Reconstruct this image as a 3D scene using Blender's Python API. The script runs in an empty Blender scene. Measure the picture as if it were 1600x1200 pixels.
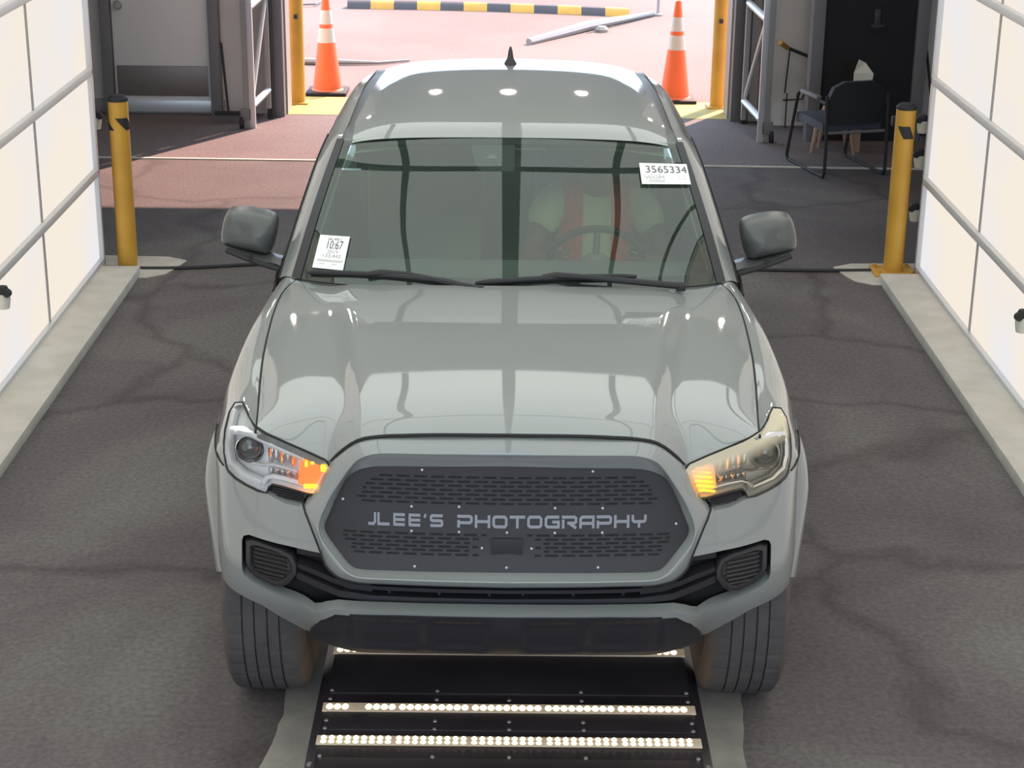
import bpy, bmesh, math, random
from mathutils import Vector, Matrix
from mathutils.geometry import delaunay_2d_cdt
random.seed(7)
SC = bpy.context.scene
COL = SC.collection
PI = math.pi

# ------------------------------------------------------------------ camera
pitch, yaw, roll = math.radians(19.83), math.radians(.24), math.radians(.65)
Fw = Vector((math.sin(yaw)*math.cos(pitch), math.cos(yaw)*math.cos(pitch), -math.sin(pitch)))
R0 = Fw.cross(Vector((0, 0, 1))).normalized(); U0 = R0.cross(Fw)
Uu = U0*math.cos(roll) - R0*math.sin(roll); Rr = R0*math.cos(roll) + U0*math.sin(roll)
cd = bpy.data.cameras.new('camera'); cam = bpy.data.objects.new('camera', cd); COL.objects.link(cam)
M = Matrix.Identity(4)
for i in range(3):
    M[i][0] = Rr[i]; M[i][1] = Uu[i]; M[i][2] = -Fw[i]
M[2][3] = 3.1
cam.matrix_world = M
cd.sensor_width = 36; cd.lens = 2800/1600*36; cd.clip_start = .05; cd.clip_end = 200
SC.camera = cam
# ------------------------------------------------------------------ world, sun, exposure
w = bpy.data.worlds.new('world'); SC.world = w; w.use_nodes = True
bg = w.node_tree.nodes['Background']
bg.inputs[0].default_value = (.60, .78, 1, 1); bg.inputs[1].default_value = 3.5
sd = bpy.data.lights.new('sun', 'SUN'); sun = bpy.data.objects.new('sun', sd); COL.objects.link(sun)
sd.energy = 13.5; sd.color = (1, .62, .51); sd.angle = math.radians(.6)
SUNDIR = Vector((-.62, -1, -.88)).normalized()
sun.rotation_euler = SUNDIR.to_track_quat('-Z', 'Y').to_euler(); sun.location = (10, 30, 20)
vs = SC.view_settings
SC.display_settings.display_device = 'sRGB'
vs.view_transform = 'Standard'; vs.look = 'None'; vs.exposure = 0; vs.gamma = 1; vs.use_curve_mapping = False
CEIL_E, WALL_E = 1.75, .93

# ------------------------------------------------------------------ materials
def mat(name, col, rough=.6, metal=0, coat=0, spec=.5, emis=None, es=0, noise=None, bump=None, ior=1.5):
    m = bpy.data.materials.new(name); m.use_nodes = True
    nt = m.node_tree; b = nt.nodes['Principled BSDF']
    b.inputs['Base Color'].default_value = (*col, 1); b.inputs['Roughness'].default_value = rough
    b.inputs['Metallic'].default_value = metal; b.inputs['Coat Weight'].default_value = coat
    b.inputs['Coat Roughness'].default_value = .03; b.inputs['Specular IOR Level'].default_value = spec
    b.inputs['IOR'].default_value = ior
    if emis: b.inputs['Emission Color'].default_value = (*emis, 1); b.inputs['Emission Strength'].default_value = es
    tc = nt.nodes.new('ShaderNodeTexCoord')
    if noise:
        scale, c2, detail = noise[:3]
        n = nt.nodes.new('ShaderNodeTexNoise'); n.inputs['Scale'].default_value = scale; n.inputs['Detail'].default_value = detail
        r = nt.nodes.new('ShaderNodeValToRGB'); r.color_ramp.elements[0].color = (*col, 1); r.color_ramp.elements[1].color = (*c2, 1)
        r.color_ramp.elements[0].position = .38; r.color_ramp.elements[1].position = .66
        nt.links.new(tc.outputs['Object'], n.inputs['Vector']); nt.links.new(n.outputs['Fac'], r.inputs['Fac'])
        nt.links.new(r.outputs['Color'], b.inputs['Base Color'])
    if bump:
        n2 = nt.nodes.new('ShaderNodeTexNoise'); n2.inputs['Scale'].default_value = bump[0]; n2.inputs['Detail'].default_value = 4
        bp = nt.nodes.new('ShaderNodeBump'); bp.inputs['Strength'].default_value = bump[1]; bp.inputs['Distance'].default_value = bump[2]
        nt.links.new(tc.outputs['Object'], n2.inputs['Vector']); nt.links.new(n2.outputs['Fac'], bp.inputs['Height'])
        nt.links.new(bp.outputs['Normal'], b.inputs['Normal'])
    return m

def glass_mat(name, tint, ior=1.5, rough=0.0, haze=0, haze_col=(.8, .75, .6)):
    m = bpy.data.materials.new(name); m.use_nodes = True; nt = m.node_tree; nt.nodes.clear()
    o = nt.nodes.new('ShaderNodeOutputMaterial'); mx = nt.nodes.new('ShaderNodeMixShader')
    t = nt.nodes.new('ShaderNodeBsdfTransparent'); t.inputs[0].default_value = (*tint, 1)
    g = nt.nodes.new('ShaderNodeBsdfGlossy'); g.inputs['Roughness'].default_value = rough
    f = nt.nodes.new('ShaderNodeFresnel'); f.inputs[0].default_value = ior
    nt.links.new(f.outputs[0], mx.inputs[0]); nt.links.new(g.outputs[0], mx.inputs[2])
    if haze:
        d = nt.nodes.new('ShaderNodeBsdfDiffuse'); d.inputs[0].default_value = (*haze_col, 1)
        m2 = nt.nodes.new('ShaderNodeMixShader'); m2.inputs[0].default_value = haze
        nt.links.new(t.outputs[0], m2.inputs[1]); nt.links.new(d.outputs[0], m2.inputs[2]); nt.links.new(m2.outputs[0], mx.inputs[1])
        if isinstance(haze, tuple): pass
    else:
        nt.links.new(t.outputs[0], mx.inputs[1])
    nt.links.new(mx.outputs[0], o.inputs[0])
    return m

def ground_mat(name, c1, c2, c3, crack=True, big=.55, rough=.85):
    m = bpy.data.materials.new(name); m.use_nodes = True; nt = m.node_tree; b = nt.nodes['Principled BSDF']
    b.inputs['Roughness'].default_value = rough; b.inputs['Specular IOR Level'].default_value = .3
    N = nt.nodes.new; L = nt.links.new
    tc = N('ShaderNodeTexCoord')
    n1 = N('ShaderNodeTexNoise'); n1.inputs['Scale'].default_value = big; n1.inputs['Detail'].default_value = 6; n1.inputs['Roughness'].default_value = .6
    n1.inputs['Distortion'].default_value = .8
    r1 = N('ShaderNodeValToRGB'); e = r1.color_ramp.elements
    e[0].position = .36; e[0].color = (*c1, 1); e[1].position = .66; e[1].color = (*c3, 1)
    x = e.new(.5); x.color = (*c2, 1)
    n2 = N('ShaderNodeTexNoise'); n2.inputs['Scale'].default_value = 45; n2.inputs['Detail'].default_value = 5
    r2 = N('ShaderNodeValToRGB'); r2.color_ramp.elements[0].color = (.78, .78, .78, 1); r2.color_ramp.elements[1].color = (1.2, 1.2, 1.2, 1)
    r2.color_ramp.elements[0].position = .3; r2.color_ramp.elements[1].position = .7
    mx = N('ShaderNodeMixRGB'); mx.blend_type = 'MULTIPLY'; mx.inputs[0].default_value = 1
    L(tc.outputs['Object'], n1.inputs['Vector']); L(tc.outputs['Object'], n2.inputs['Vector'])
    L(n1.outputs['Fac'], r1.inputs['Fac']); L(n2.outputs['Fac'], r2.inputs['Fac'])
    L(r1.outputs['Color'], mx.inputs[1]); L(r2.outputs['Color'], mx.inputs[2])
    out = mx.outputs[0]
    if crack:
        n3 = N('ShaderNodeTexNoise'); n3.inputs['Scale'].default_value = 1.6; n3.inputs['Detail'].default_value = 5
        ad = N('ShaderNodeVectorMath'); ad.operation = 'MULTIPLY_ADD'; ad.inputs[1].default_value = (.55, .55, .55)
        L(n3.outputs['Color'], ad.inputs[0]); L(tc.outputs['Object'], ad.inputs[2]); L(tc.outputs['Object'], n3.inputs['Vector'])
        v = N('ShaderNodeTexVoronoi'); v.feature = 'DISTANCE_TO_EDGE'; v.inputs['Scale'].default_value = .55
        L(ad.outputs[0], v.inputs['Vector'])
        r3 = N('ShaderNodeValToRGB'); r3.color_ramp.elements[0].position = .0; r3.color_ramp.elements[0].color = (.62, .60, .60, 1)
        r3.color_ramp.elements[1].position = .035; r3.color_ramp.elements[1].color = (1, 1, 1, 1)
        L(v.outputs['Distance'], r3.inputs['Fac'])
        m2 = N('ShaderNodeMixRGB'); m2.blend_type = 'MULTIPLY'; m2.inputs[0].default_value = .8
        L(out, m2.inputs[1]); L(r3.outputs['Color'], m2.inputs[2]); out = m2.outputs[0]
        # small pale grit
        v2 = N('ShaderNodeTexVoronoi'); v2.inputs['Scale'].default_value = 22; L(tc.outputs['Object'], v2.inputs['Vector'])
        r4 = N('ShaderNodeValToRGB'); r4.color_ramp.elements[0].position = .04; r4.color_ramp.elements[0].color = (.35, .33, .31, 1)
        r4.color_ramp.elements[1].position = .07; r4.color_ramp.elements[1].color = (0, 0, 0, 1)
        L(v2.outputs['Distance'], r4.inputs['Fac'])
        m3 = N('ShaderNodeMixRGB'); m3.blend_type = 'ADD'; m3.inputs[0].default_value = .25
        L(out, m3.inputs[1]); L(r4.outputs['Color'], m3.inputs[2]); out = m3.outputs[0]
    L(out, b.inputs['Base Color'])
    bp = N('ShaderNodeBump'); bp.inputs['Strength'].default_value = .35; bp.inputs['Distance'].default_value = .004
    L(n2.outputs['Fac'], bp.inputs['Height']); L(bp.outputs['Normal'], b.inputs['Normal'])
    return m

def light_mat(name, strength, c1=(1, .905, .79), c2=(.88, .89, .96)):
    m = bpy.data.materials.new(name); m.use_nodes = True; nt = m.node_tree; nt.nodes.clear()
    N = nt.nodes.new; L = nt.links.new
    o = N('ShaderNodeOutputMaterial'); e = N('ShaderNodeEmission'); e.inputs[1].default_value = strength
    tc = N('ShaderNodeTexCoord'); n = N('ShaderNodeTexNoise'); n.inputs['Scale'].default_value = .9; n.inputs['Detail'].default_value = 1
    r = N('ShaderNodeValToRGB'); r.color_ramp.elements[0].position = .45; r.color_ramp.elements[0].color = (*c1, 1)
    r.color_ramp.elements[1].position = .72; r.color_ramp.elements[1].color = (*c2, 1)
    L(tc.outputs['Object'], n.inputs['Vector']); L(n.outputs['Fac'], r.inputs['Fac']); L(r.outputs['Color'], e.inputs[0]); L(e.outputs[0], o.inputs[0])
    return m

PAINT = mat('grey_paint', (.212, .226, .219), .45, 0, 1, .5, ior=1.5)
PAINT.node_tree.nodes['Principled BSDF'].inputs['Coat IOR'].default_value = 1.6
BLACKP = mat('black_plastic', (.018, .017, .02), .42, bump=(500, .15, .001))
DARKP = mat('dark_grey_plastic', (.03, .03, .033), .38)
MIRP = mat('mirror_plastic', (.075, .08, .078), .3)
GAP = mat('panel_gap', (.012, .012, .012), .8)
PANELM = mat('satin_black_metal', (.020, .0175, .0195), .55)
SLOT = mat('slot_black', (.004, .004, .005), .8)
LETTER = mat('grey_lettering', (.23, .24, .27), .5)
BOLT = mat('bolt_steel', (.55, .54, .55), .3, .6)
CHROME = mat('chrome', (.86, .87, .9), .12, 1)
SILVER = mat('headlamp_silver', (.88, .88, .89), .3, .1)
AMBER = mat('amber_lit', (.9, .22, .05), .25, emis=(1, .20, .03), es=.75)
AMBERHOT = mat('amber_filament', (1, .5, .05), .3, emis=(1, .55, .03), es=1.7)
AMBERR = mat('amber_lit_warm', (.9, .4, .12), .25, emis=(1, .42, .10), es=.7)
LENSC = glass_mat('clear_lens', (.93, .95, .95), 1.45)
LENSY = glass_mat('yellowed_lens', (.93, .91, .84), 1.45, haze=.3, haze_col=(.72, .64, .47))
_nt = LENSY.node_tree; _m2 = [n for n in _nt.nodes if n.type == 'MIX_SHADER' and not n.inputs[0].is_linked][0]
_tc = _nt.nodes.new('ShaderNodeTexCoord'); _sx = _nt.nodes.new('ShaderNodeSeparateXYZ'); _ma = _nt.nodes.new('ShaderNodeMath'); _ma.operation = 'MULTIPLY_ADD'; _ma.inputs[1].default_value = .28; 
_mr = _nt.nodes.new('ShaderNodeMapRange'); _mr.inputs[1].default_value = .005; _mr.inputs[2].default_value = .05; _mr.inputs[3].default_value = .03; _mr.inputs[4].default_value = .8
_nt.links.new(_tc.outputs['Object'], _sx.inputs[0]); _neg = _nt.nodes.new('ShaderNodeMath'); _neg.operation = 'MULTIPLY'; _neg.inputs[1].default_value = -.28
_nt.links.new(_sx.outputs[0], _neg.inputs[0]); _ad = _nt.nodes.new('ShaderNodeMath'); _ad.operation = 'ADD'
_nt.links.new(_neg.outputs[0], _ad.inputs[0]); _nt.links.new(_sx.outputs[2], _ad.inputs[1]); _nt.links.new(_ad.outputs[0], _mr.inputs[0]); _nt.links.new(_mr.outputs[0], _m2.inputs[0])
_nt.nodes.remove(_ma)
PROJ = mat('projector_glass', (.05, .06, .07), .05, 0, 1, .8)
TIREM = mat('tyre_rubber', (.062, .057, .059), .8, noise=(9, (.078, .07, .068), 3))
TIREB = mat('tyre_sidewall', (.085, .065, .055), .8, noise=(14, (.12, .085, .066), 3))
STEEL = mat('steel_wheel', (.1, .1, .1), .4, .6)
GLASS = glass_mat('windshield_glass', (.74, .88, .78), 1.78, haze=.035, haze_col=(.62, .85, .70))
SGLASS = glass_mat('side_glass', (.3, .35, .33), 1.5)
FRIT = mat('frit_black', (.035, .035, .036), .5)
DASH = mat('dash_grey', (.19, .20, .20), .7)
SEATM = mat('seat_fabric', (.26, .28, .27), .9)
TRIMB = mat('beige_trim', (.42, .48, .40), .8)
WHITEP = mat('paper_white', (.88, .88, .86), .7)
INK = mat('ink_grey', (.12, .12, .12), .7)
INKL = mat('ink_light', (.42, .40, .40), .7)
CONC = mat('concrete', (.48, .45, .39), .85, noise=(6, (.56, .53, .47), 6), bump=(90, .3, .002))
CONCD = mat('concrete_pad', (.24, .225, .20), .85, noise=(7, (.32, .30, .265), 6), bump=(90, .3, .002))
ASPH = ground_mat('asphalt', (.095, .083, .084), (.118, .102, .102), (.155, .145, .135))
APRON = ground_mat('concrete_apron', (.15, .125, .125), (.165, .14, .138), (.18, .155, .15), crack=False)
YARD = ground_mat('yard_concrete', (.165, .125, .110), (.19, .146, .128), (.215, .165, .146), crack=False, big=.25)
YPAINT = mat('yellow_paint', (.60, .33, .045), .45, noise=(5, (.52, .28, .04), 4))
YFLOOR = mat('yellow_floor_paint', (.50, .42, .10), .7, noise=(8, (.36, .28, .12), 5))
ORANGE = mat('cone_orange', (1, .17, .05), .5)
REFL = mat('reflective_white', (.72, .66, .62), .35)
RUBBER = mat('black_rubber', (.02, .02, .022), .7)
ALU = mat('aluminium', (.62, .63, .65), .35, .5)
ALUD = mat('dull_aluminium', (.33, .32, .31), .5, .3)
RAIL = mat('rail_grey', (.60, .59, .57), .5)
GREYST = mat('grey_painted_steel', (.17, .165, .17), .5)
WALLW = mat('wall_offwhite', (.62, .59, .55), .8, noise=(1.2, (.54, .51, .48), 4))
CEILM = mat('ceiling_grey', (.08, .08, .08), .9)
DOORW = mat('door_white', (.66, .64, .62), .5)
KICK = mat('kick_plate', (.20, .175, .16), .4, .4)
BLACKD = mat('black_curtain', (.010, .009, .012), .8)
CREAM = mat('cream_plastic', (.66, .64, .55), .5)
WOOD = mat('pale_wood', (.42, .28, .19), .6)
SHIRT = mat('shirt_cream', (.82, .86, .58), .9)
VEST = mat('vest_orange', (.95, .10, .05), .7)
SKIN = mat('skin', (.16, .09, .06), .6)
HAIR = mat('hair_dark', (.015, .012, .01), .8)
TROUS = mat('trousers_dark', (.03, .03, .04), .9)
LEDM = mat('led_warm', (1, .9, .6), .3, emis=(1, .83, .5), es=2.6)
LEDB = mat('led_strip_diffuser', (.5, .45, .35), .4, emis=(1, .72, .48), es=.18)
BOARD = mat('board_black', (.034, .029, .035), .35, noise=(3, (.052, .043, .05), 4))
LPW = light_mat('backlit_panel', WALL_E)
LPC = light_mat('ceiling_light_panel', CEIL_E, (.95, .99, .93), (.90, .98, .99))
SPOT = mat('spot_lamp', (1, .9, .8), .3, emis=(1, .75, .5), es=25)

# ------------------------------------------------------------------ helpers
def tag(o, label=None, cat=None, group=None, kind=None):
    if label: o['label'] = label
    if cat: o['category'] = cat
    if group: o['group'] = group
    if kind: o['kind'] = kind
    return o

def empty(name, loc, rz=0):
    o = bpy.data.objects.new(name, None); COL.objects.link(o); o.location = loc; o.rotation_euler = (0, 0, rz)
    o.empty_display_size = .1
    return o

class MB:
    """collects geometry, builds ONE mesh object"""
    def __init__(s): s.v = []; s.f = []; s.m = []
    def add(s, vs_, fs, mi=0):
        n = len(s.v); s.v += [tuple(p) for p in vs_]; s.f += [tuple(i+n for i in f) for f in fs]; s.m += [mi]*len(fs); return s
    def box(s, c, d, mi=0, rz=0, rx=0, ry=0, bev=0):
        bm = bmesh.new(); bmesh.ops.create_cube(bm, size=1)
        bmesh.ops.scale(bm, vec=d, verts=bm.verts)
        if bev: bmesh.ops.bevel(bm, geom=bm.edges[:], offset=bev, segments=2, affect='EDGES', profile=.6)
        R = Matrix.Translation(c) @ Matrix.Rotation(rz, 4, 'Z') @ Matrix.Rotation(ry, 4, 'Y') @ Matrix.Rotation(rx, 4, 'X')
        bm.verts.index_update()
        s.add([R @ v.co for v in bm.verts], [[v.index for v in f.verts] for f in bm.faces], mi); bm.free(); return s
    def tube(s, pts, r, n=10, mi=0, closed=False, cap=True):
        pts = [Vector(p) for p in pts]; k = len(pts); rs = r if isinstance(r, (list, tuple)) else [r]*k
        vs_, fs = [], []; up = None
        for i, p in enumerate(pts):
            a = pts[(i-1) % k] if (closed or i > 0) else p; b = pts[(i+1) % k] if (closed or i < k-1) else p
            t = (b-a).normalized()
            if up is None:
                up = Vector((0, 0, 1)) if abs(t.z) < .9 else Vector((1, 0, 0))
            sd_ = t.cross(up).normalized(); up = sd_.cross(t).normalized()
            for j in range(n):
                an = 2*PI*j/n; vs_.append(p + (sd_*math.cos(an)+up*math.sin(an))*rs[i])
        for i in range(k if closed else k-1):
            i2 = (i+1) % k
            for j in range(n):
                fs.append((i*n+j, i*n+(j+1) % n, i2*n+(j+1) % n, i2*n+j))
        if cap and not closed:
            fs.append(tuple(range(n))[::-1]); fs.append(tuple((k-1)*n+j for j in range(n)))
        return s.add(vs_, fs, mi)
    def grid(s, rows, mi=0, closed=False):
        nr, nc = len(rows), len(rows[0]); vs_ = [p for r in rows for p in r]; fs = []
        for i in range(nr if closed else nr-1):
            for j in range(nc-1):
                a = i*nc+j; b = ((i+1) % nr)*nc+j; fs.append((a, a+1, b+1, b))
        return s.add(vs_, fs, mi)
    def lathe(s, prof, c=(0, 0, 0), n=32, axis='Z', mi=0, mf=None):
        """prof list of (r, h)"""
        vs_, fs = [], []
        for (r, h) in prof:
            for j in range(n):
                a = 2*PI*j/n
                if axis == 'Z': p = (c[0]+r*math.cos(a), c[1]+r*math.sin(a), c[2]+h)
                elif axis == 'X': p = (c[0]+h, c[1]+r*math.cos(a), c[2]+r*math.sin(a))
                else: p = (c[0]+r*math.cos(a), c[1]+h, c[2]+r*math.sin(a))
                vs_.append(p)
        for i in range(len(prof)-1):
            for j in range(n): fs.append((i*n+j, i*n+(j+1) % n, (i+1)*n+(j+1) % n, (i+1)*n+j))
        if mf:
            for i in range(len(prof)-1): s.add([], [])
        return s.add(vs_, fs, mi)
    def poly_prism(s, pts, f0, f1, mi=0):
        """pts 2d outline, f0/f1 map (a,b)->3d for both caps"""
        n = len(pts); vs_ = [f0(*p) for p in pts]+[f1(*p) for p in pts]
        fs = [tuple(range(n)), tuple(range(2*n-1, n-1, -1))]+[(i, i+n, (i+1) % n+n, (i+1) % n) for i in range(n)]
        return s.add(vs_, fs, mi)
    def build(s, name, mats, parent=None, loc=None, smooth=30, weld=True):
        me = bpy.data.meshes.new(name); me.from_pydata(s.v, [], s.f)
        if not isinstance(mats, (list, tuple)): mats = [mats]
        for m in mats: me.materials.append(m)
        me.polygons.foreach_set('material_index', s.m)
        bm = bmesh.new(); bm.from_mesh(me)
        if weld: bmesh.ops.remove_doubles(bm, verts=bm.verts, dist=.0002)
        bmesh.ops.recalc_face_normals(bm, faces=bm.faces); bm.to_mesh(me); bm.free()
        if smooth:
            me.polygons.foreach_set('use_smooth', [True]*len(me.polygons))
            me.set_sharp_from_angle(angle=math.radians(smooth))
        me.update()
        o = bpy.data.objects.new(name, me); COL.objects.link(o)
        if parent: o.parent = parent
        if loc: o.location = loc
        return o

def copy_tree(o, parent=None):
    c = o.copy(); COL.objects.link(c); c.parent = parent
    for ch in [x for x in bpy.data.objects if x.parent == o]: copy_tree(ch, c)
    return c

def catmull(pts, sub=6):
    P = [Vector(p) for p in pts]; out = []
    for i in range(len(P)-1):
        p0 = P[i-1] if i else P[i]*2-P[i+1]; p1, p2 = P[i], P[i+1]; p3 = P[i+2] if i+2 < len(P) else P[i+1]*2-P[i]
        for k in range(sub):
            t = k/sub
            out.append(.5*((2*p1)+(p2-p0)*t+(2*p0-5*p1+4*p2-p3)*t*t+(3*p1-p0-3*p2+p3)*t**3))
    out.append(P[-1]); return out

def loft(secs, su=6, sv=6):
    rows = [catmull(s_, sv) for s_ in secs]; nc = len(rows[0])
    cols = [catmull([r[j] for r in rows], su) for j in range(nc)]
    return [[cols[j][i] for j in range(nc)] for i in range(len(cols[0]))]

def interp(x, xs, ys):
    """smooth (finite-difference Hermite, monotone-limited) interpolation"""
    if x <= xs[0]: return ys[0]
    if x >= xs[-1]: return ys[-1]
    n = len(xs)
    i = 0
    while xs[i+1] < x: i += 1
    def d(k): return (ys[k+1]-ys[k])/(xs[k+1]-xs[k])
    def m(k):
        if k == 0: return d(0)
        if k == n-1: return d(n-2)
        a, b = d(k-1), d(k); h0, h1 = xs[k]-xs[k-1], xs[k+1]-xs[k]
        return (a*h1+b*h0)/(h0+h1)
    h = xs[i+1]-xs[i]; t = (x-xs[i])/h
    return ((2*t**3-3*t*t+1)*ys[i]+(t**3-2*t*t+t)*h*m(i)+(-2*t**3+3*t*t)*ys[i+1]+(t**3-t*t)*h*m(i+1))

def sstep(a, b, x):
    t = max(0, min(1, (x-a)/(b-a))); return t*t*(3-2*t)

def inside(p, poly):
    x, y = p; c = False; n = len(poly); j = n-1
    for i in range(n):
        xi, yi = poly[i]; xj, yj = poly[j]
        if (yi > y) != (yj > y) and x < (xj-xi)*(y-yi)/(yj-yi)+xi: c = not c
        j = i
    return c

def resample(pts, d, closed=True):
    out = []; n = len(pts)
    for i in range(n if closed else n-1):
        a, b = pts[i], pts[(i+1) % n]; L = math.dist(a, b); k = max(1, int(L/d))
        for j in range(k): out.append((a[0]+(b[0]-a[0])*j/k, a[1]+(b[1]-a[1])*j/k))
    if not closed: out.append(pts[-1])
    return out

def patch(mb, outline, fn, d=.02, mi=0, ret=None, mirror=True, ret_skip=None, both=True):
    """fill outline (2d) with a triangulated grid, lift by fn; ret=(vec) adds a return wall along the border"""
    ol = resample(outline, d); n = len(ol)
    xs = [p[0] for p in ol]; ys = [p[1] for p in ol]
    pts = [Vector(p) for p in ol]
    x = math.floor(min(xs)/d)*d; r = 0
    while x < max(xs):
        y = math.floor(min(ys)/d)*d
        while y < max(ys):
            q = (x+1e-5, y+(d/2 if r % 2 else 0)+1e-5)
            if inside(q, ol) and min((q[0]-a)**2+(q[1]-b)**2 for a, b in zip(xs, ys)) > (d*.55)**2: pts.append(Vector(q))
            y += d
        x += d; r += 1
    vo, _, fo, *_ = delaunay_2d_cdt(pts, [(i, (i+1) % n) for i in range(n)], [], 0, 1e-6)
    fs = []
    for f in fo:
        c = (sum(vo[i][0] for i in f)/3, sum(vo[i][1] for i in f)/3)
        if inside(c, ol): fs.append(tuple(f))
    for sg in ((1, -1) if mirror else (1,)):
        V = []
        for p in vo:
            q = fn(p[0], p[1]); V.append((q[0]*sg, q[1], q[2]))
        mb.add(V, fs, mi)
        if ret:
            A = [fn(*p) for p in ol]; B = [(a[0]+0, a[1]+ret[1], a[2]+ret[2]) for a in A]
            V = [(a[0]*sg, a[1], a[2]) for a in A+B]
            F_ = []
            for i in range(n):
                j = (i+1) % n
                if abs(ol[i][0]) < 1e-4 and abs(ol[j][0]) < 1e-4: continue
                F_.append((i, j, j+n, i+n))
            mb.add(V, F_, mi)
    return mb

def text_mesh(body, size, xform, mat_, name, parent=None, sx=1.0):
    c = bpy.data.curves.new('txt', 'FONT'); c.body = body; c.size = size; c.align_x = 'CENTER'; c.align_y = 'CENTER'; c.resolution_u = 3
    o = bpy.data.objects.new('txt', c); COL.objects.link(o)
    dg = bpy.context.evaluated_depsgraph_get(); me = bpy.data.meshes.new_from_object(o.evaluated_get(dg))
    bpy.data.objects.remove(o)
    V = [xform(v.co.x*sx, v.co.y) for v in me.vertices]; F_ = [tuple(p.vertices) for p in me.polygons]
    bpy.data.meshes.remove(me)
    return V, F_

# ================================================================== SETTING
def plane_poly(name, pts, z, m, kind='structure'):
    mb = MB(); mb.add([(x, y, z) for x, y in pts]+[(x, y, z-.05) for x, y in pts],
        [tuple(range(len(pts))), tuple(range(2*len(pts)-1, len(pts)-1, -1))]+[(i, (i+1) % len(pts), (i+1) % len(pts)+len(pts), i+len(pts)) for i in range(len(pts))])
    o = mb.build(name, m, smooth=0); tag(o, kind=kind); return o
TX = .025
plane_poly('floor', [(-6, -6), (6, -6), (6, 13.5), (-6, 13.72)], 0, ASPH)
plane_poly('floor', [(-6, 13.72), (6, 13.5), (6, 15.45), (-6, 15.45)], 0.003, APRON)
plane_poly('ground', [(-40, 15.45), (40, 15.45), (40, 70), (-40, 70)], 0, YARD)
plane_poly('ground', [(-40, -40), (40, -40), (40, -6), (-40, -6)], 0, CONC)
plane_poly('trim_1', [(-2.0, 15.42), (2.05, 15.42), (2.05, 16.15), (-2.0, 16.25)], .006, YFLOOR)
j = MB()   # pale joint across the floor
j.box((0, 13.62, .004), (11.8, .035, .008), 0, rz=-.018)
tag(j.build('trim_2', CONC), kind='structure')
# kerbs beside the lane
for sg, nm in ((-1, 'trim_3'), (1, 'trim_4')):
    mb = MB(); x0, x1 = TX+sg*2.25, TX+sg*2.6
    mb.box(((x0+x1)/2, 5.4, .02), (abs(x1-x0), 10.2, .07), bev=.01)
    tag(mb.build(nm, CONC), kind='structure')
for sg, nm in ((-1, 'trim_5'), (1, 'trim_6')):   # pads around the posts
    c = [(2.06, 10.62), (2.1, 10.5), (2.2, 10.42), (2.6, 10.42), (2.6, 10.9), (2.15, 10.88), (2.02, 10.8)]
    plane_poly(nm, [(TX+sg*x, y) for x, y in c][::sg], .006, CONC)
# concrete pads either side of the scanner, ragged outer edge
for sg, nm in ((-1, 'trim_7'), (1, 'trim_8')):
    out = []
    for i in range(40):
        y = 3.6+i*.06; out.append((TX+sg*(.78+.02*math.sin(y*7+sg)+random.uniform(-.006, .006)), y))
    inn = [(TX+sg*.64, 5.95), (TX+sg*.64, 3.6)]
    plane_poly(nm, out+inn, .008, CONCD)

# building shell behind and around the tunnel
mb = MB(); mb.box((-6.1, 7.2, 2.3), (.2, 17.2, 4.6)); tag(mb.build('wall_left', WALLW), kind='structure')
mb = MB(); mb.box((6.1, 7.2, 2.3), (.2, 17.2, 4.6)); tag(mb.build('wall_right', WALLW), kind='structure')
mb = MB(); mb.box((0, 7.2, 4.7), (12.4, 17.2, .2)); tag(mb.build('ceiling', CEILM), kind='structure')
mb = MB()
mb.box((-4.05, 15.6, 2.3), (3.9, .25, 4.6)); mb.box((0, 15.6, 3.88), (4.2, .25, 1.46), 1)
mb.box((4.1, 15.35, 2.3), (3.9, .25, 4.6))
mb.box((2.12, 15.5, 2.3), (.12, .3, 4.6))
tag(mb.build('wall_back', [WALLW, CEILM]), kind='structure')
mb = MB(); mb.box((-3.9, 15.44, .06), (2.9, .03, .12)); tag(mb.build('baseboard_left', ALUD), kind='structure')
mb = MB(); mb.box((3.9, 15.19, .1), (3.3, .03, .2)); tag(mb.build('baseboard_right', DOORW), kind='structure')
# opening jambs
for sg, nm in ((-1, 'trim_9'), (1, 'trim_10')):
    mb = MB()
    mb.box((sg*1.965, 15.4, 2.0), (.09, .16, 4.0), 0, bev=.01); mb.box((sg*2.03, 15.27, 2.0), (.05, .1, 4.0), 1)
    mb.box((sg*1.99, 15.42, .32), (.13, .12, .05), 1)
    mb.box((sg*1.93, 15.58, 2.0), (.05, .28, 4.0), 2)
    tag(mb.build(nm, [GREYST, RUBBER, ALUD]), kind='structure')

# white door left of the opening
d = empty('door_1', (-2.97, 15.42, 0)); tag(d, kind='structure')
mb = MB(); mb.box((0, 0, 1.05), (.82, .04, 2.06), bev=.004); mb.build('door_leaf', DOORW, d)
mb = MB(); mb.box((0, -.025, .29), (.78, .012, .26), bev=.003); mb.build('kick_plate', KICK, d)
mb = MB(); mb.box((0, -.025, .075), (.84, .03, .1), bev=.006); mb.build('door_sweep', ALU, d)
mb = MB(); mb.lathe([(0, -.06), (.03, -.055), (.035, -.03), (.02, -.015), (.04, 0), (.04, .01)], (-.35, -.02, .93), 20, 'Y'); mb.build('door_knob', ALUD, d)
mb = MB()
for sx in (-.46, .46): mb.box((sx, -.02, 1.05), (.09, .12, 2.1), bev=.008)
mb.box((0, -.02, 2.13), (1.0, .12, .08), bev=.008)
mb.build('door_frame', GREYST, d)
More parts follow.
